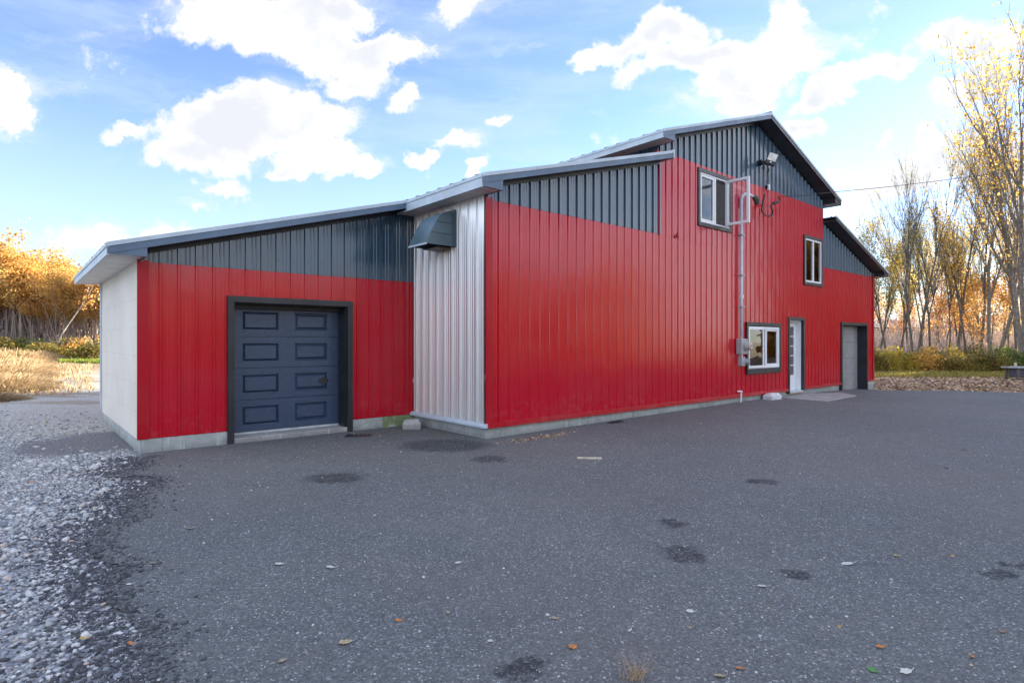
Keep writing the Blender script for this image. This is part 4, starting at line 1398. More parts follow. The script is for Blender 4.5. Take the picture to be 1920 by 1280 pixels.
# loose wooden lath
p = on_ground(1105, 862)
st = MB().box(-0.155, 0.155, -0.022, 0.022, 0.0, 0.02).build('wooden_stick', simple('pale_lath', (0.52, 0.46, 0.36), 0.8, var=0.2, scale=20), None, bevel=0.003)
st.location = p + Vector((0, 0, 0.014)); st.rotation_euler = (0, 0, -0.05)
setp(st, 'short pale wooden stick lying on the asphalt', 'stick')


def leaf_mesh(rng, L, curl):
    mb = MB()
    n = 7
    ring_l, ring_r, mids = [], [], []
    for k in range(n + 1):
        t_ = k / n
        wdt = L * 0.30 * math.sin(math.pi * min(1, t_ * 1.02 + 0.02)) ** 0.7 * (1.15 - 0.5 * t_) * (1 + 0.25 * math.sin(t_ * 17 + curl * 9))
        x_ = (t_ - 0.5) * L
        zc = 0.004 + curl * L * 0.35 * (t_ - 0.5) ** 2
        mids.append((x_, 0, zc)); ring_l.append((x_, wdt, zc + curl * wdt * 0.5)); ring_r.append((x_, -wdt, zc + curl * wdt * 0.35))
    vs_ = mids + ring_l + ring_r
    fs = []
    for k in range(n):
        fs.append((k, k + 1, n + 1 + k + 1, n + 1 + k))
        fs.append((k + 1, k, 2 * (n + 1) + k, 2 * (n + 1) + k + 1))
    mb.add(vs_, fs)
    mb.tube([(L * 0.5, 0, 0.006), (L * 0.72, 0.01, 0.012)], 0.0012, 4)
    return mb


LMATS = {'pale': simple('pale_dead_leaf', (0.55, 0.54, 0.50), 0.8, var=0.15, scale=30),
         'tan': simple('tan_dead_leaf', (0.42, 0.33, 0.20), 0.8, var=0.2, scale=30),
         'orange': simple('orange_dead_leaf', (0.52, 0.20, 0.05), 0.7, var=0.2, scale=30),
         'yellow': simple('yellow_dead_leaf', (0.60, 0.38, 0.06), 0.7, var=0.15, scale=30),
         'green': simple('green_fresh_leaf', (0.10, 0.26, 0.06), 0.6, var=0.2, scale=30)}
LEAVES = [  # px, py, colour, length, rot, unique label or None
    (620, 1068, 'pale', 0.075, 0.3, None), (524, 1062, 'pale', 0.075, 0.1, None), (648, 1210, 'tan', 0.085, 0.4, 'curled cream leaf in the lower left middle of the asphalt'),
    (840, 1153, 'tan', 0.04, 2.0, None), (748, 1168, 'orange', 0.05, 0.0, None), (1074, 1218, 'orange', 0.075, 0.8, 'torn orange leaf near the bottom middle of the yard'),
    (920, 1208, 'pale', 0.045, -0.6, None), (1590, 1061, 'pale', 0.10, -0.2, 'white leaf in the middle right of the yard, upper of two'),
    (1430, 1104, 'pale', 0.08, -0.6, 'white leaf with stem, left of two round dark stains'), (1680, 1046, 'yellow', 0.055, 0.2, None), (1786, 1047, 'yellow', 0.045, 0.6, None),
    (1652, 1219, 'orange', 0.06, -0.1, None), (1822, 1237, 'orange', 0.05, 0.9, None), (1388, 1260, 'orange', 0.05, -0.5, None),
    (1351, 1274, 'tan', 0.07, 0.2, None), (1637, 1263, 'green', 0.06, -0.9, 'only green leaf at the bottom right of the yard'),
    (1700, 1266, 'pale', 0.07, 0.0, None), (1295, 1151, 'pale', 0.06, -0.2, None), (1182, 1187, 'pale', 0.035, 0.8, None), (1295, 1182, 'tan', 0.03, 0.0, None),
    (1391, 891, 'pale', 0.09, 0.2, None), (358, 995, 'tan', 0.075, 0.4, None), (287, 1060, 'tan', 0.06, 0.1, None), (243, 1100, 'pale', 0.05, 0.1, None),
    (860, 1059, 'pale', 0.06, 0.0, None), (1080, 940, 'yellow', 0.05, 0.3, None), (245, 1212, 'orange', 0.05, -0.5, None), (157, 1203, 'yellow', 0.05, 0.4, None),
    (1808, 845, 'orange', 0.09, 0.0, None), (1775, 880, 'pale', 0.08, 0.0, None), (1880, 1190, 'orange', 0.045, 0.2, None), (1575, 1180, 'yellow', 0.035, 0.0, None),
    (60, 905, 'orange', 0.10, 0.2, None), (530, 1245, 'tan', 0.05, 0.9, None), (1040, 1165, 'tan', 0.05, -0.4, None),
]
wordc = {'pale': 'bleached white', 'tan': 'tan brown', 'orange': 'orange', 'yellow': 'yellow'}
rl = random.Random(11)
for (px, py, cc, L, rz, lab) in LEAVES:
    p = on_ground(px, py)
    o = leaf_mesh(rl, L * 0.82, rl.uniform(0.3, 1.0)).build('fallen_leaf', LMATS[cc], None, smooth=True, recalc=False)
    o.location = p + Vector((0, 0, 0.014)); o.rotation_euler = (rl.uniform(-.25, .25), rl.uniform(-.2, .2), rz)
    setp(o, lab or ('small %s leaf lying on the yard' % wordc[cc]), 'leaf', 'fallen leaves on the asphalt')

# dry tuft at the lower edge
rt = random.Random(4)
p = on_ground(1182, 1275)
mb = MB()
for k in range(42):
    a = rt.uniform(0, 6.28); L = rt.uniform(0.03, 0.11); lean = rt.uniform(0.2, 1.2)
    bx, by = rt.uniform(-.05, .05), rt.uniform(-.03, .03)
    pts = [(bx, by, 0)]
    for j in range(1, 5):
        t_ = j / 4
        pts.append((bx + math.cos(a) * lean * L * t_ ** 1.6, by + math.sin(a) * lean * L * t_ ** 1.6, L * t_ * (1 - 0.3 * t_ * lean * .5)))
    mb.tube(pts, [0.0018, 0.0016, 0.0013, 0.001, 0.0005], 4)
o = mb.build('grass_tuft', simple('dry_grass', (0.38, 0.28, 0.17), 0.9, var=0.25, scale=30), None)
o.location = p + Vector((0, 0, 0.012)); setp(o, 'dry grass tuft growing through the asphalt at the bottom edge', 'grass tuft')

# ---------------------------------------------------------------- scattered stones and leaves (uncountable)
rng = np.random.default_rng(7)


def ico():
    t_ = (1 + 5 ** 0.5) / 2
    v_ = np.array([(-1, t_, 0), (1, t_, 0), (-1, -t_, 0), (1, -t_, 0), (0, -1, t_), (0, 1, t_), (0, -1, -t_), (0, 1, -t_), (t_, 0, -1), (t_, 0, 1), (-t_, 0, -1), (-t_, 0, 1)], float)
    v_ /= np.linalg.norm(v_[0])
    f_ = np.array([(0, 11, 5), (0, 5, 1), (0, 1, 7), (0, 7, 10), (0, 10, 11), (1, 5, 9), (5, 11, 4), (11, 10, 2), (10, 7, 6), (7, 1, 8), (3, 9, 4), (3, 4, 2), (3, 2, 6), (3, 6, 8), (3, 8, 9), (4, 9, 5), (2, 4, 11), (6, 2, 10), (8, 6, 7), (9, 8, 1)])
    return v_, f_


IV, IF = ico()


def stones(name, pts, sizes, mat_, kind='stuff', flat=0.6, sink=0.25, label=None, cat=None):
    n = len(pts)
    jit = 1 + rng.uniform(-0.28, 0.28, (n, 12, 1))
    sc_ = np.stack([rng.uniform(0.7, 1.3, n), rng.uniform(0.6, 1.1, n), rng.uniform(0.4, 0.8, n) * flat / 0.6], 1)
    v_ = IV[None] * jit * sc_[:, None, :] * sizes[:, None, None] * 0.5
    ang = rng.uniform(0, 2 * np.pi, n)
    til = rng.uniform(-0.4, 0.4, n)
    c_, s_ = np.cos(til)[:, None], np.sin(til)[:, None]
    y_ = v_[:, :, 1] * c_ - v_[:, :, 2] * s_; z_ = v_[:, :, 1] * s_ + v_[:, :, 2] * c_
    c_, s_ = np.cos(ang)[:, None], np.sin(ang)[:, None]
    x2 = v_[:, :, 0] * c_ - y_ * s_; y2 = v_[:, :, 0] * s_ + y_ * c_
    vv = np.stack([x2 + pts[:, 0:1], y2 + pts[:, 1:2], z_ + pts[:, 2:3] + (sizes * sink)[:, None] * 0.5], 2)
    idx = (IF[None] + (np.arange(n) * 12)[:, None, None]).ravel()
    rnd = np.repeat(rng.uniform(0, 1, n), 12)
    me = np_mesh(name, vv.reshape(-1, 3), 3, idx, rnd, smooth=False)
    o = link(name, me, mat_)
    setp(o, label, cat, None, kind)
    return o


LE = np.array(LEFT_EDGE_XY)


def edge_x_at(y):
    # x of the asphalt's left edge at given y (edge is roughly monotonic in y)
    o = np.argsort(LE[:, 1])
    return np.interp(y, LE[o, 1], LE[o, 0])


def gz(x, y):
    u = (x - C0.x) * U.x + (y - C0.y) * U.y
    return np.interp(u, GU, GZ)


# coarse gravel left of the edge
N = 52000
yy = rng.uniform(1.9, 12.5, N) ** 1.0
xx = rng.uniform(-13.5, -1.2, N)
vis = (xx > -0.93 * yy - 0.3)
ex = edge_x_at(np.clip(yy, 1.9, 7.6))
dist = ex - xx                       # >0 left of edge
prob = np.clip((dist - 0.02) / 0.55, 0, 1) ** 0.7 * np.where(yy > 7.2, np.clip(1 - (yy - 8.5) / 3.0, 0.12, 1), 1)
uu = (xx - C0.x) * U.x + (yy - C0.y) * U.y
inside = (uu > GL - 0.05) & (((xx - C0.x) * V.x + (yy - C0.y) * V.y) > GV - 0.05)
gp = pix_ground(185, 828)
ingrit = (((xx - gp.x) / 1.0) ** 2 + ((yy - gp.y) / 1.2) ** 2 < 1)
keep = vis & (rng.uniform(0, 1, N) < prob) & ~inside & (~ingrit | (rng.uniform(0, 1, N) < 0.06)) & (dist > 0.02)
xx, yy = xx[keep], yy[keep]
pts = np.stack([xx, yy, gz(xx, yy)], 1)
sz = rng.lognormal(math.log(0.027), 0.42, len(pts)).clip(0.012, 0.10)
stones('gravel', pts, sz, M_STONE, label='loose grey gravel stones beside the asphalt', cat='gravel')
# a fine layer between the big stones
N = 42000
yy = rng.uniform(1.9, 8.5, N); xx = rng.uniform(-8.0, -1.2, N)
ex = edge_x_at(np.clip(yy, 1.9, 7.6)); dist = ex - xx
keep = (xx > -0.93 * yy - 0.3) & (dist > 0.0) & (rng.uniform(0, 1, N) < np.clip(0.35 + dist, 0, 1)) & (((xx - gp.x) / 1.0) ** 2 + ((yy - gp.y) / 1.2) ** 2 > 0.8)
xx, yy = xx[keep], yy[keep]
uu = (xx - C0.x) * U.x + (yy - C0.y) * U.y
k2 = ~((uu > GL - 0.05) & (((xx - C0.x) * V.x + (yy - C0.y) * V.y) > GV - 0.05))
xx, yy = xx[k2], yy[k2]
pts = np.stack([xx, yy, gz(xx, yy)], 1)
stones('fine_gravel', pts, rng.lognormal(math.log(0.017), 0.35, len(pts)).clip(0.006, 0.04), M_STONE, label='fine grey gravel between the larger stones', cat='gravel')
# dark broken crumbs along the ragged asphalt edge
N = 12000
yy = rng.uniform(1.9, 7.6, N)
ex = edge_x_at(yy)
off = rng.normal(0.10, 0.17, N) + (rng.uniform(0, 1, N) < 0.25) * rng.uniform(0, 0.6, N)
xx = ex - off
pts = np.stack([xx, yy, gz(xx, yy) + 0.012 * (off < 0)], 1)
stones('asphalt_crumbs', pts, rng.lognormal(math.log(0.016), 0.4, N).clip(0.005, 0.045), M_CRUMB, label='dark crumbled asphalt grit along the ragged edge', cat='grit')
# pebbles spread over the asphalt
N = 14000
yy = 1.9 + 15 * rng.uniform(0, 1, N) ** 1.5; xx = rng.uniform(-1, 1, N) * (0.93 * yy + 0.5)
ex = edge_x_at(np.clip(yy, 1.9, 7.6))
uu = (xx - C0.x) * U.x + (yy - C0.y) * U.y; vv = (xx - C0.x) * V.x + (yy - C0.y) * V.y
k = (xx > ex) & ~((uu > -0.05) & (vv > -0.05)) & ~((uu > GL - 0.1) & (vv > GV - 0.05)) & (vv < 2.6)
xx, yy = xx[k], yy[k]
pts = np.stack([xx, yy, gz(xx, yy) + 0.012], 1)
stones('loose_pebbles', pts, rng.lognormal(math.log(0.0072), 0.42, len(pts)).clip(0.003, 0.026), M_PEBBLE, label='small pale pebbles strewn over the asphalt', cat='pebbles')


def quads(centers, size, rnd=None, up=None, aspect=1.0, normal_bias=None):
    """random-oriented leaf quads"""
    n = len(centers)
    a = rng.normal(size=(n, 3))
    if normal_bias is not None:
        a = a * (1 - normal_bias[1]) + np.array(normal_bias[0]) * normal_bias[1] * 2
    a /= np.linalg.norm(a, axis=1)[:, None] + 1e-9
    b_ = rng.normal(size=(n, 3))
    b_ = np.cross(a, b_); b_ /= np.linalg.norm(b_, axis=1)[:, None] + 1e-9
    c_ = np.cross(a, b_)
    s = (np.asarray(size) * 0.5).reshape(-1, 1) if np.ndim(size) else size * 0.5
    v_ = np.stack([centers - b_ * s, centers - c_ * s * aspect * 0.8, centers + b_ * s, centers + c_ * s * aspect * 0.8], 1)
    idx = np.arange(n * 4)
    if rnd is None:
        rnd = rng.uniform(0, 1, n)
    return v_.reshape(-1, 3), idx, np.repeat(rnd, 4)


def leaf_object(name, centers, size, mat_, parent=None, rnd=None, aspect=1.0, normal_bias=None):
    v_, i_, r_ = quads(centers, size, rnd, aspect=aspect, normal_bias=normal_bias)
    me = np_mesh(name, v_, 4, i_, r_)
    return link(name, me, mat_, parent)


# leaf litter on the open ground right and left
N = 16000
yy = rng.uniform(15, 42, N); xx = rng.uniform(0.50, 0.98, N) * yy
uu = (xx - C0.x) * U.x + (yy - C0.y) * U.y; vv = (xx - C0.x) * V.x + (yy - C0.y) * V.y
back_y = np.interp(xx, [p.x for p in back], [p.y for p in back])
k = (uu > MRR + 0.1) & (yy > back_y + 0.1)
xx, yy = xx[k], yy[k]
o = leaf_object('leaf_litter', np.stack([xx, yy, gz(xx, yy) + 0.02], 1), rng.uniform(0.07, 0.16, len(xx)), M_LITTER, normal_bias=((0, 0, 1), 0.55))
setp(o, 'fallen brown leaves covering the ground behind the yard', 'leaf litter', None, 'stuff')
# small drift of leaves by the corner of the long wall
N = 260
k0 = pix_ground(1015, 821)
cx = rng.normal(0, 0.36, N); cy = rng.normal(0, 0.07, N)
ptsx = k0.x + cx * U.x * 1.1 - cy * U.y; ptsy = k0.y + cx * U.y * 1.1 + cy * U.x
o = leaf_object('leaf_drift', np.stack([ptsx, ptsy, np.full(N, 0.022)], 1), rng.uniform(0.02, 0.06, N), M_LITTER, normal_bias=((0, 0, 1), 0.4), aspect=0.5)
setp(o, 'thin drift of tan leaves on the asphalt by the long wall', 'leaf litter', None, 'stuff')
N = 60
k0 = pix_ground(1442, 747)
o = leaf_object('leaf_drift', np.stack([k0.x + rng.normal(-0.1, 0.10, N), k0.y + rng.normal(0, 0.05, N), ground_z(k0.x, k0.y) + rng.uniform(0.02, 0.09, N)], 1), rng.uniform(0.04, 0.08, N), leaf_mat('orange_litter', [(0, (0.3, 0.1, 0.04)), (1, (0.55, 0.25, 0.1))], 0.1, objvar=False), normal_bias=((0, 0, 1), 0.4))
setp(o, 'little heap of orange leaves against the white block', 'leaf litter', None, 'stuff')

# ---------------------------------------------------------------- trees
def seg_tubes(segs, sides):
    """segs: list of (p0,p1,r0,r1) -> verts, idx"""
    S = len(segs)
    p0 = np.array([s[0] for s in segs]); p1 = np.array([s[1] for s in segs])
    r0 = np.array([s[2] for s in segs]); r1 = np.array([s[3] for s in segs])
    d = p1 - p0; L = np.linalg.norm(d, axis=1)[:, None] + 1e-9; d = d / L
    ref = np.tile(np.array([[0.31, 0.95, 0.05]]), (S, 1))
    a = np.cross(d, ref); a /= np.linalg.norm(a, axis=1)[:, None] + 1e-9
    b_ = np.cross(d, a)
    th = np.arange(sides) * 2 * np.pi / sides
    ring = a[:, None, :] * np.cos(th)[None, :, None] + b_[:, None, :] * np.sin(th)[None, :, None]
    lo = p0[:, None, :] + ring * r0[:, None, None]
    hi = p1[:, None, :] + ring * r1[:, None, None]
    v_ = np.concatenate([lo, hi], 1)       # S, 2*sides, 3
    f_ = np.array([(k, (k + 1) % sides, sides + (k + 1) % sides, sides + k) for k in range(sides)])
    idx = (f_[None] + (np.arange(S) * 2 * sides)[:, None, None]).ravel()
    return v_.reshape(-1, 3), idx


def grow(rnd, H, r, first=0.3, stems=1, spread=0.5, up=0.35, levels=4, nbr=5, lean=(0, 0), curve=0.0, start_spread=0.25):
    """returns thick segs, thin segs, tip points"""
    thick, thin, tips = [], [], []

    def branch(p, d, L, rad, lev):
        n = 5 if lev == 0 else 3
        kids = []
        cur = Vector(p); dd = Vector(d).normalized()
        rr0 = rad
        for k in range(n):
            dd = (dd + Vector((rnd.gauss(0, 0.07), rnd.gauss(0, 0.07), up * 0.12 * (1 if lev else 0.4)))).normalized()
            if lev == 0 and curve:
                dd = (dd + Vector((curve * 0.12, 0, -abs(curve) * 0.02))).normalized()
            nx = cur + dd * (L / n)
            r1 = rad * (1 - (k + 1) / n * (0.62 if lev < levels - 1 else 0.9))
            (thick if rad > 0.035 else thin).append((tuple(cur), tuple(nx), rr0, r1))
            rr0 = r1
            cur = nx
            f_ = (k + 1) / n
            if lev < levels - 1:
                if lev > 0 or f_ > first:
                    kids.append((Vector(cur), Vector(dd), r1, f_))
            if lev >= levels - 2:
                tips.append((tuple(cur), lev))
        if lev < levels - 1:
            per = max(1, int(round(nbr / max(1, len(kids)))))
            for (cp, cd, cr, f_) in kids:
                for q in range(per + (1 if rnd.random() < 0.4 else 0)):
                    az = rnd.uniform(0, 2 * math.pi)
                    side = Vector((math.cos(az), math.sin(az), 0))
                    nd = (cd * (1 - spread) + side * spread + Vector((0, 0, up * 0.5))).normalized()
                    branch(cp, nd, L * rnd.uniform(0.36, 0.60) * (1.15 - 0.35 * f_), max(0.006, cr * rnd.uniform(0.42, 0.65)), lev + 1)
    for s in range(stems):
        if stems == 1:
            d = Vector((lean[0], lean[1], 1))
        else:
            az = 2 * math.pi * s / stems + rnd.uniform(-.4, .4)
            d = Vector((math.cos(az) * start_spread, math.sin(az) * start_spread, 1))
        branch((0, 0, -0.15), d, H * rnd.uniform(0.78, 0.92), r * (1 if stems == 1 else 0.75), 0)
    return thick, thin, tips


def make_tree(name, seed, H, r, barkm, leafm, nleaf, lsize, clump, leaf_lo=0.25, **kw):
    """prototype: returns list of (partname, mesh)"""
    rnd = random.Random(seed)
    thick, thin, tips = grow(rnd, H, r, **kw)
    v1, i1 = seg_tubes(thick, 7)
    v2, i2 = seg_tubes(thin, 4) if thin else (np.zeros((0, 3)), np.zeros(0, int))
    me_t = np_mesh('trunk', np.concatenate([v1, v2]), 4, np.concatenate([i1, i2 + len(v1)]), smooth=True)
    me_t.materials.append(barkm)
    tp_ = np.array([t_[0] for t_ in tips])
    tp_ = tp_[tp_[:, 2] > H * leaf_lo]
    me_c = None
    if nleaf > 0 and len(tp_):
        # choose some tips as full clumps, leave others nearly bare
        wgt = rng.uniform(0, 1, len(tp_)) ** 2.2
        wgt /= wgt.sum()
        ch = rng.choice(len(tp_), nleaf, p=wgt)
        cen = tp_[ch] + rng.normal(size=(nleaf, 3)) * clump * np.array([1, 1, 0.75])
        tip_r = rng.uniform(0, 1, len(tp_))
        rv = np.clip(tip_r[ch] * 0.6 + rng.uniform(0, 0.4, nleaf), 0, 1)
        v_, i_, r_ = quads(cen, rng.uniform(0.6, 1.3, nleaf) * lsize, rv)
        me_c = np_mesh('crown', v_, 4, i_, r_)
        me_c.materials.append(leafm)
    return (me_t, me_c)


def place_tree(name, proto, x, y, s, rz, label, group=None, sx=1.0):
    root = empty(name, (x, y, ground_z(x, y)), rz)
    root.scale = (s * sx, s * sx, s)
    setp(root, label, 'tree', group)
    t_ = bpy.data.objects.new('trunk', proto[0]); COL.objects.link(t_); t_.parent = root
    if proto[1] is not None:
        c_ = bpy.data.objects.new('crown', proto[1]); COL.objects.link(c_); c_.parent = root
    return root


def at_px(px, d):
    return (px - 960) / F * d, d


def hpx(ytop, d):
    return CAMH + (640 - ytop) / F * d


# --- right side: the big multi-stemmed tree, then thin wood trees
BIG = make_tree('maple', 21, 16.0, 0.22, M_BARK, M_YELLOW, 3300, 0.20, 0.34, first=0.25, stems=4, spread=0.30, up=0.55, levels=4, nbr=8, leaf_lo=0.12, start_spread=0.20)
x, y = at_px(1925, 33)
place_tree('maple_tree', BIG, x, y, 1.0, 0.4, 'big multi-stemmed tree with amber leaves at the right edge of the yard', None)
BIG2 = make_tree('maple', 33, 15.0, 0.22, M_BARK, M_YELLOW, 2600, 0.17, 0.40, first=0.2, stems=2, spread=0.38, up=0.5, levels=4, nbr=8, leaf_lo=0.12, start_spread=0.16)
x, y = at_px(1864, 36)
place_tree('maple_tree', BIG2, x, y, 0.80, 1.9, 'two-stemmed grey tree standing left of the big tree', None)

RP = [
    make_tree('wood_tree', 101, 12, 0.117, M_BARKD, M_OLIVE, 2400, 0.17, 0.38, first=0.35, spread=0.25, up=0.6, levels=4, nbr=8, leaf_lo=0.2),
    make_tree('wood_tree', 102, 12, 0.101, M_BARKD, M_YELLOW, 1500, 0.16, 0.34, first=0.4, spread=0.22, up=0.7, levels=4, nbr=8, leaf_lo=0.2),
    make_tree('wood_tree', 103, 12, 0.140, M_BARKD, M_OLIVE, 500, 0.14, 0.3, first=0.35, stems=2, spread=0.23, up=0.6, levels=4, nbr=8, leaf_lo=0.2, start_spread=0.12),
    make_tree('wood_tree', 104, 12, 0.109, M_BARKD, None, 0, 0, 0, first=0.3, spread=0.28, up=0.6, levels=4, nbr=9),
    make_tree('wood_tree', 105, 7, 0.10, M_BARK, M_RUST, 1700, 0.17, 0.40, first=0.15, spread=0.5, up=0.35, levels=4, nbr=7, leaf_lo=0.15),
    make_tree('wood_tree', 106, 7, 0.09, M_BARK, M_AMBER, 1900, 0.17, 0.42, first=0.10, spread=0.5, up=0.35, levels=4, nbr=7, leaf_lo=0.05),
]
KL = ['thin dark tree with olive yellow leaves', 'slim tree with sparse amber leaves', 'forked dark tree nearly bare of leaves', 'bare leafless tree', 'low tree with rust red leaves', 'low tree with dense amber leaves']
rt = random.Random(77)
# px, depth, variant, top y
RT_ = [(1645, 40, 0, 470), (1652, 47, 1, 455), (1668, 38, 0, 420), (1684, 43, 0, 440), (1690, 39, 1, 500), (1716, 36, 2, 330), (1706, 50, 3, 420),
       (1733, 41, 3, 460), (1727, 52, 1, 470), (1748, 44, 3, 390), (1752, 60, 4, 555), (1772, 47, 5, 540), (1780, 38, 1, 440), (1792, 42, 3, 340),
       (1800, 50, 2, 430), (1812, 37, 1, 380), (1826, 45, 5, 520), (1838, 40, 3, 330), (1850, 48, 0, 430), (1835, 54, 4, 530), (1878, 44, 5, 500),
       (1890, 50, 3, 350), (1905, 42, 1, 400), (1940, 46, 5, 480), (1660, 60, 5, 560), (1695, 62, 4, 580), (1715, 66, 5, 570), (1765, 58, 3, 430), (1640, 55, 3, 470), (1858, 38, 5, 560),
       (1785, 64, 5, 550), (1810, 60, 5, 545), (1900, 60, 5, 540), (1930, 56, 0, 450), (1980, 44, 0, 420), (2030, 40, 5, 460)]
ORD = ['first', 'second', 'third', 'fourth', 'fifth', 'sixth', 'seventh', 'eighth', 'ninth', 'tenth', 'eleventh', 'twelfth', 'thirteenth', 'fourteenth', 'fifteenth', 'sixteenth', 'seventeenth', 'eighteenth', 'nineteenth', 'twentieth', 'twenty-first', 'twenty-second', 'twenty-third', 'twenty-fourth']
rank = {}
for vi_ in range(6):
    for n_, t3 in enumerate(sorted([q_ for q_ in RT_ if q_[2] == vi_])):
        rank[t3] = ORD[n_]
for k, (px, d, vi, ytop) in enumerate(RT_):
    x, y = at_px(px, d)
    base = 12 if vi < 4 else 7
    s = hpx(ytop, d) / base * (0.86 if vi < 4 else 0.95)
    place_tree('wood_tree', RP[vi], x, y, s, rt.uniform(0, 6.28), KL[vi] + ', ' + rank[(px, d, vi, ytop)] + ' such tree right from the building', 'trees in the wood right of the building', sx=min(1.0, 1.15 / max(s, 0.6)) if vi < 4 else 1.0)

# --- left side: golden wood
LP = [
    make_tree('golden_tree', 201, 14, 0.16, M_BIRCH, M_GOLD, 5200, 0.34, 0.62, first=0.55, spread=0.5, up=0.3, levels=4, nbr=8, leaf_lo=0.50),
    make_tree('golden_tree', 202, 14, 0.14, M_BARK, M_GOLD, 4800, 0.32, 0.60, first=0.5, spread=0.5, up=0.35, levels=4, nbr=8, leaf_lo=0.48),
    make_tree('golden_tree', 203, 14, 0.15, M_BARK, M_GOLD, 5600, 0.34, 0.66, first=0.45, spread=0.55, up=0.25, levels=4, nbr=8, leaf_lo=0.44),
    make_tree('golden_tree', 204, 12, 0.11, M_BIRCH, M_AMBER, 1200, 0.26, 0.5, first=0.4, spread=0.4, up=0.5, levels=4, nbr=7, leaf_lo=0.3),
]
# prominent pale trunks
for (px, d, vi, ytop, lab, wd_) in [(38, 56, 0, 452, 'pale birch trunk under golden crown, leftmost clear trunk of the wood', 1.0),
                               (72, 60, 0, 470, 'pale slightly curved birch trunk in the middle of the golden wood', 1.1)]:
    x, y = at_px(px, d)
    place_tree('birch_tree', LP[vi], x, y, hpx(ytop, d) / 16.5, 2.0 * vi + px, lab, 'golden trees of the wood left of the building')
LEAN = make_tree('leaning_tree', 215, 8.2, 0.08, M_BIRCH, M_AMBER, 220, 0.25, 0.4, first=0.6, spread=0.4, up=0.2, levels=3, nbr=4, lean=(0.05, 0), curve=1.3)
x, y = at_px(101, 52)
place_tree('leaning_tree', LEAN, x, y, 0.95, 0.0, 'pale bent sapling curving to the right at the edge of the golden wood', 'golden trees of the wood left of the building')
rt = random.Random(78)
rows = [(58, 20), (64, 18), (71, 19), (79, 20), (88, 20)]
for (d0, step) in rows:
    px = -170 + rt.uniform(0, 20)
    while px < 330:
        d = d0 + rt.uniform(-3, 3)
        x, y = at_px(px, d)
        ytop = np.interp(px, [-150, 0, 20, 60, 100, 150, 200, 330], [425, 436, 452, 474, 484, 492, 480, 490]) + rt.uniform(-3, 14)
        s = hpx(ytop, d) / 14
        vi = rt.choice([0, 1, 2, 1, 2])
        lab = ['pale-trunked golden tree in the mass of the left wood', 'brown-trunked golden tree in the mass of the left wood', 'broad-crowned golden tree in the mass of the left wood'][vi]
        place_tree('golden_tree', LP[vi], x, y, s * 0.70, rt.uniform(0, 6.28), lab, 'golden trees of the wood left of the building')
        px += step + rt.uniform(-4, 8)

# understory brush: one mass of fine twigs and leaves inside the left wood
def brush(name, n, sampler, wdt, hgt, mat_, label, cat='brushwood'):
    P_ = sampler(n)
    hh_ = rng.uniform(0.35, 1.0, n) * hgt
    dx_ = rng.normal(0, 0.16, n) * hh_; dy_ = rng.normal(0, 0.16, n) * hh_
    wv_ = rng.uniform(0.5, 1.4, n) * wdt
    a = rng.uniform(0, np.pi, n)
    ox, oy = np.cos(a) * wv_, np.sin(a) * wv_
    z = P_[:, 2]
    v_ = np.stack([np.stack([P_[:, 0] - ox, P_[:, 1] - oy, z], 1), np.stack([P_[:, 0] + ox, P_[:, 1] + oy, z], 1),
                   np.stack([P_[:, 0] + dx_ + ox * .4, P_[:, 1] + dy_ + oy * .4, z + hh_], 1), np.stack([P_[:, 0] + dx_ - ox * .4, P_[:, 1] + dy_ - oy * .4, z + hh_], 1)], 1)
    me = np_mesh(name, v_.reshape(-1, 3), 4, np.arange(n * 4), np.repeat(rng.uniform(0, 1, n), 4))
    o = link(name, me, mat_)
    setp(o, label, cat, None, 'stuff')
    return o


def wedge(p0, p1, d0, d1):
    def f(n):
        d = rng.uniform(d0, d1, n); px = rng.uniform(p0, p1, n)
        x = (px - 960) / F * d
        return np.stack([x, d, gz(x, d)], 1)
    return f


brush('woodland_brush', 9000, wedge(-150, 330, 56, 92), 0.05, 6.5, M_TWIG, 'grey brown tangle of saplings inside the golden wood')
brush('woodland_brush', 7000, wedge(1600, 2050, 44, 95), 0.03, 2.9, M_TWIG, 'brown tangle of saplings inside the wood on the right')
# undergrowth leaves, low band
P_ = wedge(-150, 330, 60, 90)(26000); P_[:, 2] += rng.uniform(0, 1, 26000) ** 1.3 * 6.5
o = leaf_object('undergrowth', P_, rng.uniform(0.12, 0.38, len(P_)), M_MAUVE); setp(o, 'shaded brown undergrowth under the golden wood', 'undergrowth', None, 'stuff')
P_ = wedge(1600, 2050, 50, 100)(15000); P_[:, 2] += rng.uniform(0, 1, 15000) ** 1.8 * 4.6
o = leaf_object('undergrowth', P_, rng.uniform(0.10, 0.28, len(P_)), M_MAUVE); setp(o, 'amber undergrowth between the trunks on the right', 'undergrowth', None, 'stuff')
# far woods along the horizon (one mass)
def far_wood(name, az0, az1, d, hgt, n, mat_, label, size=1.1):
    az = rng.uniform(az0, az1, n); dd = d * rng.uniform(1.0, 1.25, n)
    x = np.sin(az) * dd; y = np.cos(az) * dd
    prof_ = hgt * (0.75 + 0.25 * np.sin(az * 37) * np.sin(az * 91 + 1) + rng.uniform(-0.08, 0.08, n))
    z = rng.uniform(0, 1, n) * prof_
    o = leaf_object(name, np.stack([x, y, z], 1), rng.uniform(0.6, 1.3, n) * size, mat_)
    setp(o, label, 'wood', None, 'stuff')
far_wood('distant_wood', R(28), R(50), 150, 8.0, 9000, M_MAUVE, 'distant brown wood on the horizon at right')
far_wood('distant_wood', R(-50), R(-28), 130, 12.0, 9000, M_GOLD, 'distant golden wood on the horizon at left', 1.3)


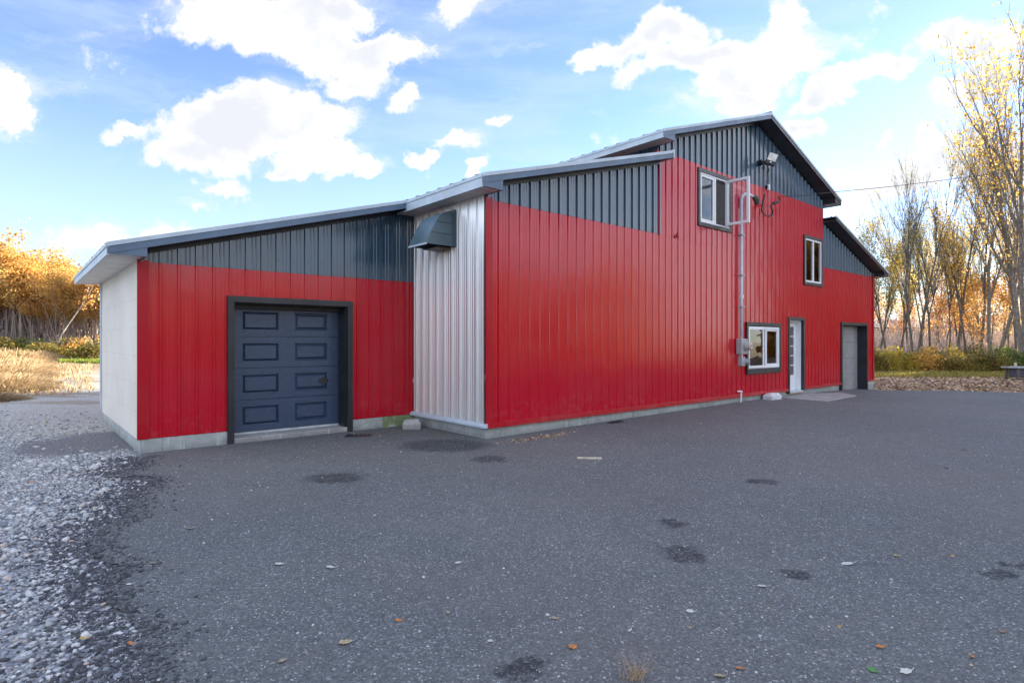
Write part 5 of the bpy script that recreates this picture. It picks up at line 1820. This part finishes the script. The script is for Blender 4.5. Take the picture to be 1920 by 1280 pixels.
# --- shrubs and grass mounds
def shrub_mesh(name, n, rx, rz_, mat_, size, stems=True):
    a = rng.normal(size=(n, 3)); a /= np.linalg.norm(a, axis=1)[:, None]
    rr_ = rng.uniform(0.35, 1.0, n) ** 0.6
    lob = 1 + 0.22 * np.sin(a[:, 0] * 5 + a[:, 1] * 3) * np.cos(a[:, 2] * 4 + a[:, 0] * 2)
    c_ = a * (rr_ * lob)[:, None] * np.array([rx, rx, rz_])
    c_[:, 2] = np.abs(c_[:, 2])
    v_, i_, r_ = quads(c_, rng.uniform(0.6, 1.4, n) * size, aspect=0.7)
    me = np_mesh(name, v_, 4, i_, r_); me.materials.append(mat_)
    return me


def stem_mesh(h, n=26, r_=0.5):
    mb = MB()
    rs_ = random.Random(n)
    for k in range(n):
        a = rs_.uniform(0, 6.28); q_ = rs_.uniform(0.1, 1) * r_
        mb.tube([(math.cos(a) * q_ * .2, math.sin(a) * q_ * .2, 0), (math.cos(a) * q_ * .6, math.sin(a) * q_ * .6, h * .6), (math.cos(a) * q_, math.sin(a) * q_, h * rs_.uniform(.9, 1.25))], [0.012, 0.009, 0.004], 4, cap=False)
    me = bpy.data.meshes.new('stems'); me.from_pydata(mb.v, [], mb.f); me.materials.append(M_BARK)
    return me


STEMS = stem_mesh(1.0, 26, 0.75)
SH = {
    'brown': shrub_mesh('foliage', 2600, 0.95, 1.0, M_SHRUB, 0.10),
    'green': shrub_mesh('foliage', 2600, 0.95, 1.0, M_GREENSH, 0.10),
    'yellow': shrub_mesh('foliage', 2200, 0.9, 1.0, M_OLIVE, 0.10),
    'rust': shrub_mesh('foliage', 2200, 0.9, 1.0, M_AMBER, 0.10),
}


def straw_mound(n, seed):
    g = np.random.default_rng(seed)
    a = g.uniform(0, 2 * np.pi, n); r_ = np.sqrt(g.uniform(0, 1, n))
    x = np.cos(a) * r_; y = np.sin(a) * r_
    hh_ = (1.05 - 0.8 * r_ ** 2) * g.uniform(0.5, 1.1, n)
    z0_ = (0.75 * (1 - r_ ** 2)) * g.uniform(0, 1, n)
    lx, ly = x * 0.25 + g.normal(0, .12, n), y * 0.25 + g.normal(0, .12, n)
    w_ = g.uniform(0.008, 0.022, n); th = g.uniform(0, np.pi, n); ox, oy = np.cos(th) * w_, np.sin(th) * w_
    L_ = hh_ * 0.55
    v_ = np.stack([np.stack([x - ox, y - oy, z0_], 1), np.stack([x + ox, y + oy, z0_], 1), np.stack([x + lx + ox * .3, y + ly + oy * .3, z0_ + L_], 1), np.stack([x + lx - ox * .3, y + ly - oy * .3, z0_ + L_], 1)], 1)
    me = np_mesh('blades', v_.reshape(-1, 3), 4, np.arange(4 * n), np.repeat(g.uniform(0, 1, n), 4)); me.materials.append(M_STRAW)
    return me


STRAW = [straw_mound(4200, 1), straw_mound(4200, 2)]


def place_shrub(name, mesh_, x, y, sx, sz_, label, cat='shrub', group=None, stems=True, part='foliage'):
    root = empty(name, (x, y, ground_z(x, y) - 0.03), random.Random(int(x * 100)).uniform(0, 6))
    if 'mound' in name: sx *= 0.85
    root.scale = (sx, sx, sz_ * (0.62 if 'mound' in name else 1.0))
    setp(root, label, cat, group)
    c_ = bpy.data.objects.new(part, mesh_); COL.objects.link(c_); c_.parent = root
    if stems:
        s_ = bpy.data.objects.new('stems', STEMS); COL.objects.link(s_); s_.parent = root
    return root


# right hedge band: base y ~ 680-690, tops around y 650
rt = random.Random(91)
kinds = ['rust', 'brown', 'yellow', 'yellow', 'brown', 'rust', 'brown', 'yellow', 'brown', 'green', 'yellow', 'green']
HL = {'rust': 'rusty orange shrub', 'brown': 'brown leafy shrub', 'yellow': 'yellow green shrub', 'green': 'green shrub'}
px = 1640
k = 0
while px < 2020:
    for row in range(2):
        d = 31.5 + row * 4.5 + rt.uniform(-1.2, 1.2)
        x, y = at_px(px + rt.uniform(-6, 6), d)
        t_ = (px - 1600) / 330
        kk = kinds[min(11, int(t_ * 11 + rt.uniform(-1.2, 1.2)) if t_ > 0 else 0)] if t_ < 1 else 'brown'
        place_shrub('shrub', SH[kk], x, y, rt.uniform(0.7, 1.4), rt.uniform(0.65, 1.45), HL[kk] + ', ' + ORD[k] + ' from the building in the ' + ('front', 'back')[row] + ' row before the wood', 'shrub', 'shrubs in front of the right wood')
    px += 22 + rt.uniform(-3, 5)
    k += 1
# left brush: tan mounds nearer, russet shrubs along the wood
LM = [(-60, 22, 2.3, 1.25), (5, 24, 2.0, 1.15), (-20, 17.5, 1.7, 0.85), (30, 20, 1.3, 0.62), (-40, 30, 2.8, 1.6), (45, 29, 1.6, 1.0),
      (20, 37, 2.2, 1.5), (-20, 14.8, 0.9, 0.35), (70, 44, 2.0, 1.2)]
LMl = ['tall mound of tan dry grass', 'rounded clump of straw-coloured brush']
for k, (px, d, sx, sz_) in enumerate(LM):
    x, y = at_px(px, d)
    place_shrub('dry_grass_mound', STRAW[k % 2], x, y, sx, sz_, LMl[k % 2] + ['', ' farther back'][d > 28] + ', ' + ORD[sorted([q_[0] for q_ in LM]).index(px)] + ' mound from the left', 'dry grass', 'mounds of dry grass at left', stems=False, part='blades')
rt = random.Random(92)
for k in range(16):
    px = 6 + k * 14 + rt.uniform(-4, 4)
    d = 50 + rt.uniform(-4, 5)
    x, y = at_px(px, d)
    kk = rt.choice(['rust', 'brown', 'brown', 'green'])
    place_shrub('shrub', SH[kk], x, y, rt.uniform(1.6, 2.4), rt.uniform(1.2, 1.9), {'rust': 'russet shrub along the foot of the golden wood', 'brown': 'brown shrub along the foot of the golden wood', 'green': 'green shrub along the foot of the golden wood'}[kk] + ', ' + ORD[k] + ' from the left', 'shrub', 'shrubs along the golden wood')

# grass blades on the right ground and green strip left
def grass(name, n, sampler, h, w_, mat_, label):
    return brush(name, n, sampler, w_, h, mat_, label, 'grass')


M_GRASSY = leaf_mat('yellow_green_grass', [(0, (0.16, 0.15, 0.04)), (0.5, (0.30, 0.27, 0.07)), (1, (0.48, 0.38, 0.14))], 0.3, objvar=False)
M_GRASSG = leaf_mat('green_grass', [(0, (0.09, 0.14, 0.03)), (0.6, (0.18, 0.24, 0.05)), (1, (0.34, 0.34, 0.08))], 0.3, objvar=False)
grass('grass', 14000, wedge(1640, 1990, 26, 35), 0.16, 0.02, M_GRASSY, 'yellowing grass between the leaf litter and the shrubs')
grass('grass', 7000, wedge(110, 200, 40, 52), 0.25, 0.03, M_GRASSG, 'green grass strip behind the gravel at left')
def left_dry(n):
    P_ = wedge(-30, 175, 16, 44)(n)
    return P_[np.array([mnoise.noise(Vector((p[0] * .3, p[1] * .3, 3.3))) + mnoise.noise(Vector((p[0] * 1.1, p[1] * 1.1, 1.3))) * .6 + rng.normal(0, .35) > 0.1 for p in P_])]
P_ = left_dry(10000)
brush('dry_grass', len(P_), lambda n: P_, 0.02, 0.14, M_STRAW, 'thin dry grass over the pale gravel at left', 'grass')

# --- unseen wood added east of the yard, shaped to block the low sun
def east_shade_wood():
    n = 9000
    t_ = rng.uniform(60, 76, n); s_ = rng.uniform(-6, 12.5, n)
    z = rng.uniform(0, 1, n) * (19.5 + 1.0 * np.sin(s_ * 0.7) + rng.normal(0, 0.5, n))
    x = t_ * SUN_AZ.x - s_ * SUN_AZ.y; y = t_ * SUN_AZ.y + s_ * SUN_AZ.x
    k_ = x > y * 0.905
    o = leaf_object('east_shade_wood', np.stack([x, y, z], 1)[k_], rng.uniform(1.1, 2.0, k_.sum()), M_AMBER)
    setp(o, 'unseen dense amber wood added to shade the yard from the low sun', 'wood', None, 'stuff')


east_shade_wood()


# south wood behind the viewer: what the glossy walls and windows mirror
def south_wood():
    n = 15000
    az = rng.uniform(R(73), R(215), n)
    dd = rng.uniform(42, 62, n)
    x = np.sin(az) * dd; y = np.cos(az) * dd
    z = rng.uniform(0, 1, n) * (8.0 + 2.0 * np.sin(az * 23) * np.sin(az * 51) + rng.normal(0, 0.6, n))
    o = leaf_object('south_wood', np.stack([x, y, z], 1), rng.uniform(0.5, 1.1, n), M_GOLD)
    setp(o, 'golden wood across the yard from the building', 'wood', None, 'stuff')


south_wood()

# ---------------------------------------------------------------- far white-roofed shed and the things by the right edge
x0, y0 = at_px(1640, 118); x1, y1 = at_px(1790, 118)
SHD = empty('distant_shed', ((x0 + x1) / 2, y0, 0))
setp(SHD, 'long low shed with a pale roof line seen far off between the trunks', 'shed')
L2 = (x1 - x0) / 2
MB().box(-L2, L2, 0, 10, 0, 4.4).build('wall', simple('brown_shed_wall', (0.22, 0.19, 0.17), 0.8), SHD)
MB().prism([(-0.4, 4.4), (5, 5.9), (10.4, 4.4), (5, 5.5)], -L2 - .3, L2 + .3, 'u').build('roof', simple('grey_shed_roof', (0.25, 0.25, 0.26), 0.6), SHD)
MB().box(-L2 - .35, L2 + .35, -0.55, -0.38, 4.40, 4.85).build('gutter', simple('white_gutter', (0.75, 0.72, 0.68), 0.5), SHD)
MB().box(-L2 - .35, L2 * 0.4, 4.9, 5.1, 5.9, 6.15).build('ridge_cap', simple('white_ridge', (0.6, 0.6, 0.6), 0.5), SHD)

p = pix_ground(1908, 712)
WB = empty('work_bench', p, 0.1)
setp(WB, 'weathered low bench with a grey plank top at the right edge', 'bench')
MB().box(-0.42, 0.8, -0.30, 0.35, 0.50, 0.56).build('top', simple('weathered_plank', (0.30, 0.33, 0.35), 0.8, var=0.2, scale=5, bump=0.3), WB, bevel=0.01)
MB().box(0.15, 0.8, -0.28, -0.24, 0.05, 0.50).build('side_board', simple('red_brown_board', (0.22, 0.10, 0.07), 0.8, var=0.2), WB)
for (lx, ly) in ((-0.25, -0.24), (-0.25, 0.28), (0.72, 0.28)):
    MB().tube([(lx, ly, -0.05), (lx + 0.02, ly, 0.50)], [0.055, 0.045], 8).build('leg', M_BARKD, WB)
MB().prism([(-0.22, 0.12), (0.14, 0.10), (0.12, 0.46), (-0.20, 0.49)], -0.2, 0.22).build('sagging_tarp', simple('dark_blue_tarp', (0.05, 0.06, 0.09), 0.5), WB, bevel=0.03)
BT = empty('bottle', p + Vector((-0.09, 0.0, 0.56)))
setp(BT, 'small cream jar standing on the weathered bench', 'jar')
MB().tube([(0, 0, 0), (0, 0, 0.02), (0, 0, 0.12), (0, 0, 0.15), (0, 0, 0.17)], [0.04, 0.052, 0.05, 0.03, 0.03], 12).build('body', simple('cream_jar', (0.55, 0.48, 0.36), 0.4), BT)
MB().tube([(0, 0, 0.171), (0, 0, 0.20)], 0.034, 12).build('lid', simple('brown_lid', (0.2, 0.1, 0.06), 0.5), BT)
p = pix_ground(1662, 692)
o = MB().box(-0.42, 0.42, -0.25, 0.25, -0.02, 0.09).build('stone_slab', M_CONC2, None, bevel=0.03)
o.location = p; setp(o, 'flat grey slab lying on the leaves right of the building', 'slab')
